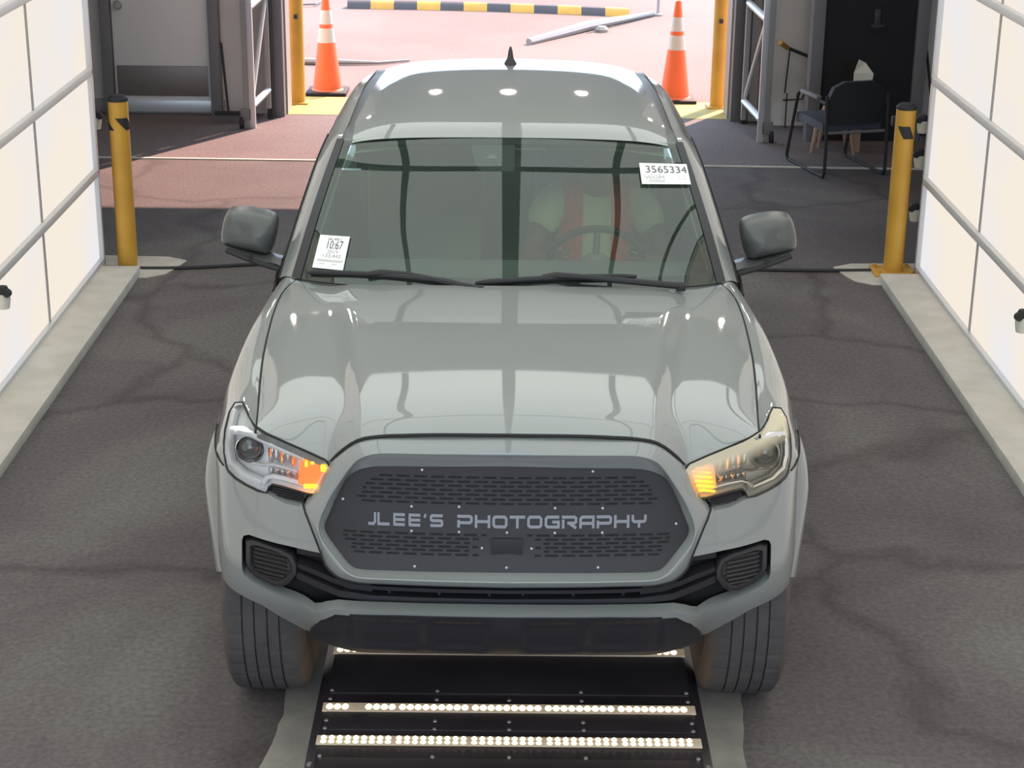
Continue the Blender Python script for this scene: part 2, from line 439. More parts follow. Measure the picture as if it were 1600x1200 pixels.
# dark doorway on the right
d = empty('door_2', (2.92, 14.62, 0)); tag(d, kind='structure')
mb = MB(); mb.box((0, .0, 1.3), (.74, .08, 2.6)); mb.build('door_leaf', BLACKD, d)
mb = MB()
mb.box((-.42, -.0, 1.3), (.1, .16, 2.6), bev=.008); mb.box((.42, 0, 1.3), (.1, .16, 2.6), bev=.008)
mb.build('door_frame', GREYST, d)
mb = MB(); mb.box((.05, -.05, 1.0), (.05, .02, .16), bev=.004); mb.box((.05, -.07, .95), (.1, .015, .02)); mb.build('door_handle', mat('dark_handle', (.03, .028, .03), .5), d)
# flanking wall faces around the dark doorway (room corner comes forward here)
mb = MB(); mb.box((4.7, 14.72, 2.3), (2.6, .1, 4.6)); tag(mb.build('wall_right_back', WALLW), kind='structure')

# ================================================================== LIGHT TUNNEL
def light_wall(sg, nm):
    X = TX+sg*2.50
    root = empty(nm, (X, 0, 0)); tag(root, kind='structure')
    t = .06
    ys = [10.6-1.28*i for i in range(10)]
    zs = [0.05, .61, 1.215, 1.82, 2.42, 3.0, 3.56]
    for i in range(len(ys)-1):
        for k in range(len(zs)-1):
            mb = MB(); y1, y0 = ys[i]-.012, ys[i+1]+.012; z0, z1 = zs[k]+.02, zs[k+1]-.02
            mb.box((sg*.03, (y0+y1)/2, (z0+z1)/2), (.03, y1-y0, z1-z0))
            mb.build('light_panel', LPW, root, smooth=0)
    for k, z in enumerate(zs):
        mb = MB(); mb.box((sg*.01, 4.84, z), (.05, 11.54, .045 if k else .05), 0, bev=.006)
        mb.build('rail', RAIL if k else ALU, root)
    for i, y in enumerate(ys):
        mb = MB()
        if i == 0: mb.box((sg*.01, y, 1.8), (.05, .03, 3.58), 0, bev=.005)
        else: mb.box((sg*.022, y, 1.8), (.03, .018, 3.56), 0)
        mb.build('stile', ALU if i == 0 else ALUD, root)
    mb = MB(); mb.box((sg*.07, 4.84, 1.8), (.03, 11.54, 3.58)); mb.build('back_sheet', ALUD, root)
    return root
light_wall(-1, 'wall_light_left'); light_wall(1, 'wall_light_right')
root = empty('ceiling_light', (TX, 0, 0)); tag(root, kind='structure')
CZ = 3.62
for (x0, x1) in ((-2.47, -.065), (.065, 2.47)):
    for (y0, y1) in ((-1.2, 2.2), (2.24, 4.6), (4.64, 7.13), (7.19, 8.7), (8.74, 10.35)):
        mb = MB(); mb.box(((x0+x1)/2, (y0+y1)/2, CZ), (x1-x0, y1-y0, .03)); mb.build('light_panel', LPC, root, smooth=0)
mb = MB(); mb.box((0, 4.6, CZ), (.13, 11.6, .06)); mb.build('beam', GREYST, root)
mb = MB(); mb.box((0, 7.16, CZ-.018), (4.9, .05, .01)); mb.build('crossbar', RUBBER, root)
mb = MB(); mb.box((0, 4.6, CZ+.06), (5, 11.6, .04)); mb.build('back_sheet', RUBBER, root)
for sg in (-1, 1):
    cv = catmull([(1.25, 2.4, 0), (1.2, 5, 0), (1.12, 6.2, 0), (1.04, 6.6, 0), (.93, 6.95, 0), (.84, 7.25, 0), (.85, 7.6, 0), (.95, 8.4, 0), (1.0, 10.3, 0)], 8)
    mb = MB(); mb.grid([[(sg*(p[0]-.035), p[1], CZ-.03), (sg*(p[0]+.035), p[1], CZ-.03)] for p in cv]); mb.build('strap', RUBBER, root)
cv = catmull([(2.1, 3, 0), (2.0, 5.6, 0), (1.95, 6.4, 0), (2.05, 7.0, 0), (2.2, 7.6, 0), (2.2, 10.3, 0)], 8)
mb = MB(); mb.grid([[(p[0]-.035, p[1], CZ-.03), (p[0]+.035, p[1], CZ-.03)] for p in cv]); mb.build('strap', RUBBER, root)
# small lamps under the building ceiling, between tunnel and exit
SP = [(-.75, 14.3), (.0, 14.0), (.75, 14.3), (-2.3, 13.2), (-1.9, 13.2), (2.3, 13.2), (1.9, 13.2), (-3.6, 13.0), (3.6, 13.0)]

# ================================================================== POSTS, CONES AND OTHER THINGS
def bollard(x, y, label, plate):
    r = empty('bollard', (x, y, .006)); tag(r, label, 'bollard', 'yellow bollards at the tunnel exit')
    R_ = .06
    mb = MB(); mb.lathe([(R_, 0), (R_, 1.03), (R_-.004, 1.035)], n=32)
    mb.build('post', YPAINT, r)
    mb = MB(); mb.lathe([(R_+.001, 1.02), (R_+.002, 1.035), (R_*.7, 1.055), (0, 1.06)], n=32); mb.build('cap', RUBBER, r)
    for (t0, t1, b0, b1) in (((-2.5, -1.3, -1.84, -.72),) if x > 0 else ((-1.75, -.5, -.7, .5), (-3.5, -2.95, -3.1, -1.85))):
        mb = MB(); mb.grid([[((R_+.0035)*math.cos(A+(B-A)*k/8), (R_+.0035)*math.sin(A+(B-A)*k/8), z) for k in range(9)] for z, A, B in ((.925, t0, t1), (.905, t0+(b0-t0)*.25, t1+(b1-t1)*.25), (.885, (t0+b0)/2, (t1+b1)/2), (.85, b0, b1))]); mb.build('black_tape', RUBBER, r)
    if plate:
        mb = MB(); mb.box((0, 0, .008), (.26, .22, .016), bev=.003)
        for sx in (-1, 1):
            for sy in (-1, 1): mb.lathe([(.012, 0), (.012, .02), (0, .022)], (sx*.1, sy*.08, .014), 8)
        mb.build('base_plate', YPAINT, r)
bollard(TX-2.365, 10.69, 'yellow bollard beside the left light wall, black chevron split into two pieces', False)
bollard(TX+2.372, 10.69, 'yellow bollard beside the right light wall, bolted on a yellow base plate', True)

def cone_thing(x, y, label, s=1.0):
    r = empty('traffic_cone', (x, y, 0)); tag(r, label, 'traffic cone', 'orange traffic cones outside the opening')
    def R(z): return .135+( .028-.135)*(z-.03)/.86
    mb = MB(); mb.box((0, 0, .018), (.37, .37, .036), bev=.012); mb.build('base', RUBBER, r)
    mb = MB(); mb.lathe([(R(.03)+.01, .036), (R(.05), .05), (R(.89), .89), (.024, .9), (.018, .895), (.018, .8)], n=32); mb.build('cone_body', ORANGE, r)
    for z0, z1 in ((.47, .60), (.635, .76)):
        mb = MB(); mb.lathe([(R(z0)+.002, z0), (R(z1)+.002, z1)], n=32); mb.build('reflective_collar', REFL, r)
cone_thing(-1.66, 16.45, 'orange traffic cone nearer the left door post, black base visible whole')
cone_thing(1.52, 16.25, 'orange traffic cone near the right door post, partly hidden behind the truck roof')

for sg, lb in ((-1, 'bright yellow post just outside the left side of the opening'), (1, 'bright yellow post just outside the right side of the opening, hidden behind the door jamb')):
    r = empty('guard_post', (sg*1.88+.0, 15.95, 0)); tag(r, lb, 'bollard', 'yellow guard posts outside the opening')
    mb = MB(); mb.lathe([(.07, 0), (.07, .97 if sg > 0 else 1.08), (.05, .99 if sg > 0 else 1.1), (0, 1.0 if sg > 0 else 1.1)], n=24); mb.build('post', YPAINT, r)
    mb = MB(); mb.tube([(.0, -.075, .78), (-sg*.03, -.08, .78)], .02, 8); mb.build('hook', RUBBER, r)
    mb = MB(); mb.box((0, 0, .01), (.2, .2, .02), bev=.003); mb.build('base_plate', YPAINT, r)

# long striped parking bump
mb = MB(); n = 48; pf = [(.11, 0), (.09, .05), (.05, .085), (0, .095), (-.05, .085), (-.09, .05), (-.11, 0)]
rows = []
for i in range(n+1):
    t = i/n; x = -1.95+3.38*t; y = 22.0-.45*t+.12*math.sin(PI*t)
    rows.append([(x, y+a, z) for a, z in pf])
for i in range(n):
    mb.grid([rows[i], rows[i+1]], mi=(1 if (i//4) % 2 else 0))
mb.add(rows[0], [tuple(range(7))], 0); mb.add(rows[-1], [tuple(range(7))], 0)
o = mb.build('speed_bump', [mat('bump_grey', (.07, .065, .07), .7), YPAINT]); tag(o, 'long black and yellow striped rubber bump lying across the sunlit yard', 'speed bump')
# grey bar modelled in place of a pole's cast shadow, upright stub, and lump
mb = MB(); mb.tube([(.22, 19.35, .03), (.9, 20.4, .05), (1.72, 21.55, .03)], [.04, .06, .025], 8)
tag(mb.build('pole_shadow_bar', ALUD), 'slender grey bar standing in for a pole shadow on the sunlit ground beyond the truck roof', 'pole')
mb = MB(); mb.tube([(1.78, 21.6, 0), (1.80, 21.65, 1.3)], .018, 8); mb.lathe([(.06, 0), (.06, .02), (.02, .03)], (1.78, 21.6, 0), 12)
tag(mb.build('sign_pole', ALUD), 'thin upright pole standing by the end of the grey pole shadow bar', 'pole')
mb = MB(); bmx = [( .07, 0), (.075, .03), (.05, .06), (0, .07)]; mb.lathe(bmx, (1.05, 20.3, 0), 10)
tag(mb.build('stone', CONCD), 'small brown stone on the sunlit ground by the grey pole shadow bar', 'stone')
mb = MB(); mb.tube([(-2.1, 18.0, .03), (-1.8, 17.95, .035), (-1.3, 18.0, .02), (-1.0, 18.2, .015)], [.035, .03, .015, .01], 8)
tag(mb.build('fallen_branch', ALUD), 'pale grey stick lying on the ground behind the left traffic cone', 'stick')
mb = MB(); mb.tube([(-2.5, 22.0, .03), (-2.35, 22.05, .03), (-2.3, 22.3, .03)], .012, 6)
tag(mb.build('wire_piece', GREYST), 'short bent wire on the ground near the left end of the striped bump', 'wire')

# folding gate frames
def gate(x, y, dirx, diry, label):
    r = empty('folding_gate', (x, y, 0)); tag(r, label, 'gate', 'aluminium gate frames beside the opening')
    dx, dy = dirx, diry
    mb = MB(); mb.box((0, 0, 1.6), (.05, .05, 3.2), bev=.005); mb.build('front_post', ALU, r)
    mb = MB(); mb.box((-.04*math.copysign(1, x)*-1, 0, 1.6), (.06, .03, 3.2), bev=.004); mb.build('flange', ALUD, r)
    mb = MB(); mb.box((dx, dy, 1.6+.1), (.045, .045, 3.2), bev=.005); mb.build('rear_post', ALUD, r)
    for z in (.24, 1.05, 1.9):
        mb = MB(); mb.tube([(0, 0, z-.05), (dx, dy, z+.02)], .03, 8); mb.build('rung', ALU, r)
    for k, z in enumerate((.24, 1.05, 1.9)):
        mb = MB(); z1 = z+.8
        a, b = ((dx, dy, z+.03), (0, 0, z1-.05)) if x > 0 else ((0, 0, z), (dx, dy, z1))
        mb.tube([a, b], .02, 8); mb.build('brace', ALU, r)
    wx = .09*(1 if x > 0 else -1)
    mb = MB(); mb.lathe([(0, -.015), (.045, -.015), (.05, 0), (.045, .015), (0, .015)], (wx, -.02, .05), 16, 'X'); mb.build('caster_wheel', RUBBER, r)
    mb = MB(); mb.box((wx*.6, -.01, .12), (.09, .03, .1), bev=.005); mb.build('caster_bracket', GREYST, r)
gate(-2.13, 14.85, .09, .35, 'white aluminium gate frame with braces left of the opening, lit by sun')
gate(2.07, 14.5, -.09, .42, 'grey aluminium gate frame with braces right of the opening, in shade')

# visitor chair
ch = empty('visitor_chair', (2.53, 13.6, 0), math.radians(16)); tag(ch, 'dark padded visitor chair with black tubular sled frame facing the dark doorway', 'chair')
for sg in (-1, 1):
    mb = MB(); x = sg*.25
    pts = [(x, -.30, .62), (x, -.33, .3), (x, -.34, .05), (x, -.32, .015), (x, -.2, .012), (x, .2, .012), (x, .32, .015), (x, .34, .05), (x, .27, .3), (x, .2, .55), (x, .16, .58), (x, -.05, .57), (x, -.29, .56)]
    mb.tube(pts, .013, 10); mb.build('side_frame', RUBBER, ch)
    mb = MB(); mb.box((x, -.02, .585), (.045, .3, .03), bev=.01); mb.build('armrest', GREYST, ch)
mb = MB()
rows = loft([[(-.24, -.24, .40), (0, -.25, .405), (.24, -.24, .40)], [(-.25, 0, .415), (0, 0, .42), (.25, 0, .415)], [(-.23, .25, .40), (0, .26, .40), (.23, .25, .40)]], 4, 4)
mb.grid(rows); mb.grid([[(p[0], p[1], p[2]-.06) for p in r_] for r_ in rows])
for e in (rows[0], rows[-1], [r_[0] for r_ in rows], [r_[-1] for r_ in rows]): mb.grid([e, [(p[0], p[1], p[2]-.06) for p in e]])
mb.build('seat', mat('seat_blue_grey', (.05, .06, .08), .6), ch)
mb = MB()
ol = [(-.22, .40), (-.235, .57), (-.2, .68), (-.12, .725), (.12, .725), (.2, .68), (.235, .57), (.22, .40)]
patch(mb, ol, lambda a, b: (a, -.29-(b-.4)*.15+.5*a*a, b), .04, mirror=False, ret=(0, .05, 0))
patch(mb, ol, lambda a, b: (a, -.24-(b-.4)*.15+.5*a*a, b), .04, mirror=False)
mb.build('backrest', RUBBER, ch)
mb = MB(); mb.tube([(-.25, -.3, .34), (.25, -.3, .34)], .012, 8); mb.build('crossbar', GREYST, ch)
mb = MB(); mb.tube([(-.25, .22, .34), (.25, .22, .34)], .012, 8); mb.build('crossbar', GREYST, ch)

# wooden stool behind the chair, with crumpled paper on a stick
st = empty('wooden_stool', (2.62, 14.17, 0)); tag(st, 'small stool with pale wooden legs hidden behind the visitor chair', 'stool')
mb = MB(); mb.lathe([(0, .36), (.09, .36), (.10, .37), (.10, .39), (.09, .40), (0, .40)], n=24); mb.build('seat', RUBBER, st)
for (a, b) in ((-.19, -.05), (.14, -.12), (.12, .14), (-.1, .15)):
    mb = MB(); mb.tube([(a*.45, b*.45, .37), (a*.8, b*.8, .2), (a, b, 0)], [.026, .024, .012], 8); mb.build('leg', WOOD, st)
mb = MB()
mb.box((0, 0, .14), (.05, .045, .56), 0); 
mb.add([(-.06, -.05, .42), (.07, -.05, .40), (.08, .05, .43), (-.05, .06, .41), (-.07, -.04, .50), (.09, -.03, .49), (.03, .02, .57), (-.03, .0, .60)],
       [(0, 1, 5, 4), (1, 2, 5), (2, 6, 5), (2, 3, 7, 6), (3, 0, 4, 7), (4, 5, 6, 7), (0, 3, 2, 1)], 1)
o = mb.build('paper_bag', [WOOD, CREAM], loc=(2.80, 14.18, .14), smooth=0); tag(o, 'crumpled pale paper bag on a wooden stick above the visitor chair back', 'paper bag')
# wall rack with yellow grip
r = empty('wall_bracket', (2.36, 15.1, 0)); tag(r, 'thin black metal bracket with a yellow grip against the right back wall', 'bracket')
mb = MB(); mb.tube([(-.02, -.02, .68), (-.1, -.12, .74)], .022, 8); mb.build('grip', YPAINT, r)
mb = MB(); mb.tube([(-.02, -.02, .68), (.24, -.02, .58)], .014, 8); mb.tube([(-.0, -.02, .66), (-.02, -.02, .3)], .007, 6); mb.tube([(.22, -.02, .57), (.13, -.02, .25), (-.03, -.02, .24)], .008, 6); mb.tube([(0, -.02, .3), (0, -.02, 0)], .006, 6); mb.build('rod', RUBBER, r)
# brooms by the walls
def broom(x, y, h, lean, label, hw=.24):
    r = empty('broom', (x, y, 0)); tag(r, label, 'broom')
    mb = MB(); mb.tube([(0, 0, .06), (lean, .12, h)], .011, 8); mb.build('handle', RUBBER, r)
    mb = MB(); mb.box((0, 0, .085), (hw, .05, .03), bev=.006); mb.build('head', RUBBER, r)
    mb = MB()
    for i in range(22):
        for k in range(3):
            a = -hw/2+.01+i*(hw-.02)/21; mb.tube([(a, -.015+k*.015, .07), (a*1.06, -.02+k*.02, 0)], .004, 4)
    mb.build('bristles', GREYST, r)
broom(-2.36, 15.05, .66, -.06, 'thin dark broom leaning on the wall between the white door and the gate')
broom(-3.55, 15.0, .8, -.03, 'dark broom standing left of the white door frame, behind the left bollard')
broom(3.5, 14.5, .75, -.1, 'black broom leaning right of the dark doorway, behind the right bollard')

# small cameras on brackets at the rear edge of the light walls
def wallcam(x, y, z, sg, label, nm='small cameras on the light walls', yw=10.6):
    r = empty('camera_unit', (x, y, z)); tag(r, label, 'camera', nm)
    mb = MB(); mb.lathe([(.028, -.045), (.036, .0), (.034, .03), (0, .032)], n=16); mb.build('body', CREAM, r)
    mb = MB(); mb.lathe([(.03, .03), (.032, .045), (.024, .065), (0, .072)], n=16); mb.lathe([(0, -.02), (.02, -.018), (.022, 0)], (-sg*.03, -.02, .04), 12, 'Y'); mb.build('dome', RUBBER, r)
    mb = MB()
    for zz in (-.01, -.04): mb.box((sg*.045, 0, zz), (.075, .025, .012)); mb.box((sg*.08, -(y-yw)/2, zz), (.02, (y-yw)+.02, .012))
    mb.build('bracket', CREAM, r)
for z, lb in ((.895, 'topmost of the three cream cameras right of the right bollard'), (.68, 'middle one of the three cream cameras right of the right bollard'), (.34, 'lowest of the three cream cameras right of the right bollard')):
    wallcam(2.54, 10.85, z, 1, lb)
wallcam(-2.516, 10.85, .866, -1, 'cream camera left of the left bollard top')
wallcam(2.475, 8.17, .49, 1, 'black and white camera on the right light wall at the picture edge', yw=8.24)
wallcam(-2.43, 8.29, .52, -1, 'dark camera nub on the left light wall at the picture edge', yw=8.29)
for z, y in ((.9, 10.95),):
    mb = MB(); mb.box((TX+2.62, y, z), (.55, .05, .06), bev=.005); mb.box((TX+2.8, y, .45), (.05, .05, .9), bev=.005)
    tag(mb.build('mounting_bar', RUBBER), 'black crossbar on a short leg behind the right bollard', 'bar')
# cable across the lane behind the truck
mb = MB(); pts = [(-2.5, 10.62, .01), (-2.2, 10.6, .01), (-1.9, 10.63, .01), (-1.5, 10.72, .01), (-.9, 10.75, .01), (0, 10.74, .01), (.9, 10.72, .01), (1.9, 10.7, .01), (2.3, 10.72, .01)]
mb.tube(catmull(pts, 5), .012, 6)
tag(mb.build('cable', RUBBER), 'black cable lying across the floor from the left bollard behind the truck', 'cable')
for i, (x, y) in enumerate(SP):
    r = empty('spot_lamp', (x, y, 3.9)); tag(r, 'small round ceiling lamp hanging between the light tunnel and the exit', 'lamp', 'lamps in front of the exit')
    mb = MB(); mb.lathe([(0, .1), (.05, .1), (.065, .06), (.075, 0), (.068, 0), (.05, .05), (0, .05)], n=20); mb.tube([(0, 0, .1), (0, 0, .7)], .01, 6); mb.build('lamp_shade', GREYST, r)
    mb = MB(); mb.lathe([(.03, .012), (.02, 0), (0, -.004)], n=20); mb.build('bulb', SPOT, r)
    ld = bpy.data.lights.new('lamp_glow', 'POINT'); ld.energy = 14; ld.color = (1, .9, .82); ld.shadow_soft_size = .07
    lo_ = bpy.data.objects.new('lamp_glow', ld); COL.objects.link(lo_); lo_.parent = r; lo_.location = (0, 0, -.1)

# ================================================================== SCANNER BOARD ON THE FLOOR
sb = empty('undercarriage_scanner', (TX, 4.9, 0)); tag(sb, 'black floor plate with glowing warm light strips in front of the truck', 'scanner')
mb = MB()
W0, W1 = .60, .665
prof_y = (-1.2, .98)
mb.add([(-W1, prof_y[0], .0), (W1, prof_y[0], .0), (W1, prof_y[1], .0), (-W1, prof_y[1], .0), (-W0-.02, prof_y[0], .03), (W0+.02, prof_y[0], .03), (W0+.02, prof_y[1], .03), (-W0-.02, prof_y[1], .03)],
       [(0, 1, 2, 3), (4, 5, 6, 7), (0, 1, 5, 4), (1, 2, 6, 5), (2, 3, 7, 6), (3, 0, 4, 7)])
mb.build('base_plate', BOARD, sb, smooth=0)
for (y, yy) in ((.46, .64), (.24, .16), (-.02, .17), (-.25, .2)):
    mb = MB(); mb.box((0, y+yy/2 if y > 0 else y-yy/2+.1, .0325), (1.22, yy*.92, .005), bev=.001); mb.build('cover_plate', BOARD, sb)
for y, zz in ((.785, 0), (.385, 0), (.175, 1), (-.04, 1)):
    mb = MB(); mb.box((0, y, .036), (1.25, .052, .006), bev=.001); sp = mb.build('light_strip', LEDB, sb)
    for r_ in ((-.0125, .0125) if zz else (0,)):
        mb = MB()
        for g in range(5):
            for k in range(9):
                if g == 0 and not zz and k in (3, 4): continue
                x = -.602+g*.2445+k*.0262
                n_ = 12; rx, ry = (.0098, .0105) if zz else (.0118, .019)
                V = [(x+rx*math.cos(2*PI*t/n_), y+r_+ry*math.sin(2*PI*t/n_), .039) for t in range(n_)]+[(x+.6*rx*math.cos(2*PI*t/n_), y+r_+.6*ry*math.sin(2*PI*t/n_), .044) for t in range(n_)]
                mb.add(V, [(t, (t+1) % n_, (t+1) % n_+n_, t+n_) for t in range(n_)]+[tuple(range(n_, 2*n_))])
        mb.build('led_row', LEDM, sp)
for y in (.93, .86, .5, .44, .3, .25, .08, -.12):
    for x in (-.605, -.245, .0, .245, .605):
        if y in (.86, .5) and abs(x) < .1: continue
        mb = MB(); mb.lathe([(.007, 0), (.006, .004), (0, .005)], (x, y, .035), 8); mb.build('screw', BOLT, sb)
for sx in (-1, 1):
    mb = MB(); mb.lathe([(.014, 0), (.014, .006), (0, .009)], (sx*.63, .055, .016), 10); mb.build('bolt', BOLT, sb)

# ================================================================== TRUCK
TR = empty('pickup_truck', (.01, 7.0, 0)); tag(TR, 'grey crew cab pickup truck with black lettered grille panel and amber signals lit', 'truck')
OY = 7.0
def T(p): return (p[0], p[1]-OY, p[2])
def TL(rows): return [[T(p) for p in r] for r in rows]
PX = [0, .3, .5, .55, .6, .65, .7, .75, .8, .84, .87, .895, .915, .93, .945]
PY = [4.84, 4.85, 4.870, 4.882, 4.897, 4.915, 4.935, 4.962, 4.995, 5.03, 5.07, 5.13, 5.21, 5.31, 5.46]
QZ = [.40, .48, .55, .62, .7, .8, .9, 1.0, 1.1, 1.2, 1.3]
QY = [.15, .07, .01, -.035, -.05, -.04, -.02, 0, .015, .03, .06]
def S(x, z):
    ax = abs(x)
    y = interp(ax, PX, PY)+interp(z, QZ, QY)
    y += 2.0*max(0, z-1.12)*sstep(.70, .82, ax)
    y -= .045*sstep(.63, .54, ax)*sstep(.72, .685, z)
    return y
def Sf(off): return lambda x, z: T((x, S(x, z)+off, z))

# ---- hood
FX = [0, .3, .38, .44, .47, .5, .53, .56, .6, .68, .754, .80]
FZ = [1.197, 1.187, 1.179, 1.163, 1.143, 1.115, 1.083, 1.09, 1.105, 1.128, 1.143, 1.15]
FYY = [4.852, 4.868, 4.876, 4.884, 4.888, 4.895, 4.903, 4.908, 4.917, 4.950, 4.99, 5.03]
SY = [4.99, 5.192, 5.37, 5.562, 5.785, 6.044, 6.222, 6.353]
SX = [.750, .769, .786, .801, .812, .818, .811, .786]
SZ = [1.143, 1.153, 1.166, 1.180, 1.192, 1.202, 1.207, 1.210]
CY = [4.85, 5.0, 5.2, 5.5, 5.8, 6.0, 6.12, 6.3]
CZh = [1.230, 1.240, 1.250, 1.262, 1.269, 1.271, 1.266, 1.256]
def hoodtop(x, y):
    ax = abs(x); xs = interp(y, SY, SX); zs = interp(y, SY, SZ)+.0; zc = interp(y, CY, CZh)
    u = min(1, ax/xs)
    base = zc-(zc-zs)*(.80*u**2+.20*u**6)
    # raised centre with soft creases running to the cowl corners
    e = interp(y, [4.9, 6.1], [.43, .60])
    base -= .010*(sstep(e-.035, e+.045, ax))*(1-sstep(e+.05, xs, ax))
    # shallow scallop in front part between the crease and the side
    base -= .006*math.exp(-((ax-e-.06)/.06)**2)*sstep(6.0, 5.5, y)
    return base
def hoodz(x, y):
    ax = abs(x); ye = interp(ax, FX, FYY); t = hoodtop(x, y); te = hoodtop(x, max(ye, 4.86))
    return t-(te-interp(ax, FX, FZ))*math.exp(-max(0, y-ye)/.075)
front = [(x, interp(x, FX, FYY)) for x in [i*.02 for i in range(38)]]+[(.750, 4.988)]
seam = [(interp(y, SY, SX), y) for y in [5.05+.06*i for i in range(22)]]
back = [(.785, 6.345), (.76, 6.315), (.70, 6.27), (.6, 6.215), (.45, 6.165), (.3, 6.135), (.15, 6.118), (0, 6.112)]
mb = MB(); patch(mb, front+seam+back, lambda x, y: T((x, y, hoodz(x, y))), .022, ret=(0, 0, -.02))
mb.build('hood', PAINT, TR, smooth=40)
def hood_line(pts, r, name='panel_gap'):
    for sg in (1, -1):
        mb = MB(); mb.tube([(p[0]*sg, p[1]-OY, p[2]) for p in pts], r, 6); mb.build(name, GAP, TR)
# dark structure under the gaps
mb = MB()
patch(mb, [(0, 4.9), (.5, 4.95), (.74, 5.03), (.80, 5.6), (.84, 6.2), (.84, 6.45), (.5, 6.3), (0, 6.25)], lambda x, y: T((x, y, hoodtop(x, y)-.05)), .08)
mb.build('engine_bay_liner', GAP, TR)
sm = [(interp(y, SY, SX)+.004, y, interp(y, SY, SZ)-.004) for y in [4.99+.06*i for i in range(23)]]
hood_line(sm, .0045)
ft = [(x, interp(x, FX, FYY)-.004, interp(x, FX, FZ)-.004) for x in [i*.02 for i in range(27)]]
hood_line(ft, .0055)

# ---- fenders
secs = [
 [(.753, 4.99, 1.141), (.785, 5.06, 1.160), (.815, 5.135, 1.172), (.848, 5.135, 1.150), (.864, 5.12, 1.08), (.868, 5.11, 1.02), (.872, 5.09, 1.0)],
 [(.772, 5.19, 1.152), (.800, 5.19, 1.160), (.838, 5.20, 1.158), (.872, 5.20, 1.125), (.895, 5.20, 1.06), (.903, 5.20, 1.02), (.912, 5.2, 1.0)],
 [(.789, 5.37, 1.164), (.822, 5.37, 1.166), (.862, 5.37, 1.150), (.895, 5.37, 1.11), (.918, 5.38, 1.05), (.930, 5.38, .99), (.936, 5.38, .93)],
 [(.805, 5.60, 1.180), (.842, 5.60, 1.180), (.885, 5.60, 1.158), (.915, 5.60, 1.11), (.934, 5.60, 1.05), (.943, 5.60, .99), (.948, 5.60, .92)],
 [(.819, 5.90, 1.196), (.852, 5.90, 1.194), (.888, 5.90, 1.170), (.915, 5.90, 1.11), (.931, 5.90, 1.04), (.938, 5.90, .96), (.942, 5.90, .84)],
 [(.816, 6.18, 1.205), (.842, 6.18, 1.203), (.872, 6.18, 1.176), (.900, 6.18, 1.10), (.915, 6.18, 1.0), (.922, 6.18, .85), (.925, 6.18, .55)],
 [(.790, 6.353, 1.210), (.825, 6.38, 1.210), (.855, 6.40, 1.18), (.890, 6.42, 1.10), (.910, 6.42, 1.0), (.918, 6.42, .85), (.922, 6.42, .45)]]
rows = loft(secs, 7, 5)
for sg in (1, -1):
    mb = MB(); mb.grid([[(p[0]*sg, p[1]-OY, p[2]) for p in r_] for r_ in rows]); mb.build('fender', PAINT, TR, smooth=60)

# ---- bumper cover
BC = [(.613, .952), (.616, .942), (.663, .944), (.718, .962), (.749, .960), (.787, .967), (.826, .975), (.85, .986), (.862, .998), (.885, 1.0), (.912, 1.0), (.945, 1.0),
      (.945, .64), (.92, .622), (.885, .615), (.843, .607), (.747, .587), (.678, .54), (.623, .495), (.606, .500), (.597, .53), (.557, .603), (.508, .640), (0, .650),
      (0, .664), (.499, .660), (.535, .650), (.578, .625), (.69, .652), (.775, .674), (.80, .688), (.806, .71), (.804, .80), (.797, .816), (.78, .824), (.644, .818), (.556, .812)]
mb = MB(); patch(mb, BC, Sf(0), .018, ret=(0, .045, .010)); mb.build('bumper_cover', PAINT, TR, smooth=40)
for sg in (1, -1):
    mb = MB(); mb.tube([((x)*sg, S(x, 1.0)-OY-.001, 1.002) for x in (.868, .885, .9, .915, .93, .94)], .003, 6); mb.build('panel_gap', GAP, TR)

# ---- grille shell
K_O = [(0, 1.194), (.38, 1.176), (.436, 1.160), (.466, 1.140), (.526, 1.082), (.566, .992), (.609, .950), (.580, .885), (.550, .815), (.540, .781), (.502, .750), (.439, .738), (0, .736)]
K_F = [(0, 1.142), (.37, 1.138), (.410, 1.130), (.440, 1.115), (.475, 1.070), (.520, .998), (.548, .940), (.557, .900), (.545, .866), (.520, .838), (.474, .789), (.440, .774), (0, .773)]
K_P = [(0, 1.099), (.37, 1.091), (.415, 1.086), (.452, 1.070), (.476, 1.045), (.510, .975), (.534, .920), (.541, .895), (.533, .872), (.510, .845), (.468, .796), (.444, .782), (0, .785)]
def dens(keys):
    seg = [12, 3, 2, 4, 5, 3, 3, 3, 2, 3, 4, 12]; out = []
    for i in range(len(keys)-1):
        for k in range(seg[i]): t = k/seg[i]; out.append((keys[i][0]*(1-t)+keys[i+1][0]*t, keys[i][1]*(1-t)+keys[i+1][1]*t))
    return out+[keys[-1]]
def smooth2(c, it=2):
    c = list(c)
    for _ in range(it):
        d_ = list(c)
        for i in range(1, len(c)-1):
            if 11 < i < len(c)-12: d_[i] = tuple((c[i-1][k]+2*c[i][k]+c[i+1][k])/4 for k in (0, 1))
        c = d_
    return c
Oc, Fc, Pc = smooth2(dens(K_O), 1), smooth2(dens(K_F), 1), smooth2(dens(K_P), 2)
n = len(Oc)
levels = []
for t, off in ((0, .035), (0, .004), (.05, -.006), (.2, -.018), (.45, -.031), (.75, -.041), (.93, -.045), (1, -.044)):
    levels.append([(Oc[i][0]*(1-t)+Fc[i][0]*t, Oc[i][1]*(1-t)+Fc[i][1]*t, off) for i in range(n)])
for t, off in ((.05, -.042), (.5, -.030), (1, -.016), (1, .02)):
    levels.append([(Fc[i][0]*(1-t)+Pc[i][0]*t, Fc[i][1]*(1-t)+Pc[i][1]*t, off) for i in range(n)])
def S0(x, z):
    return interp(abs(x), PX, PY)+interp(z, QZ, QY)-.012*sstep(.85, .75, z)
mb = MB()
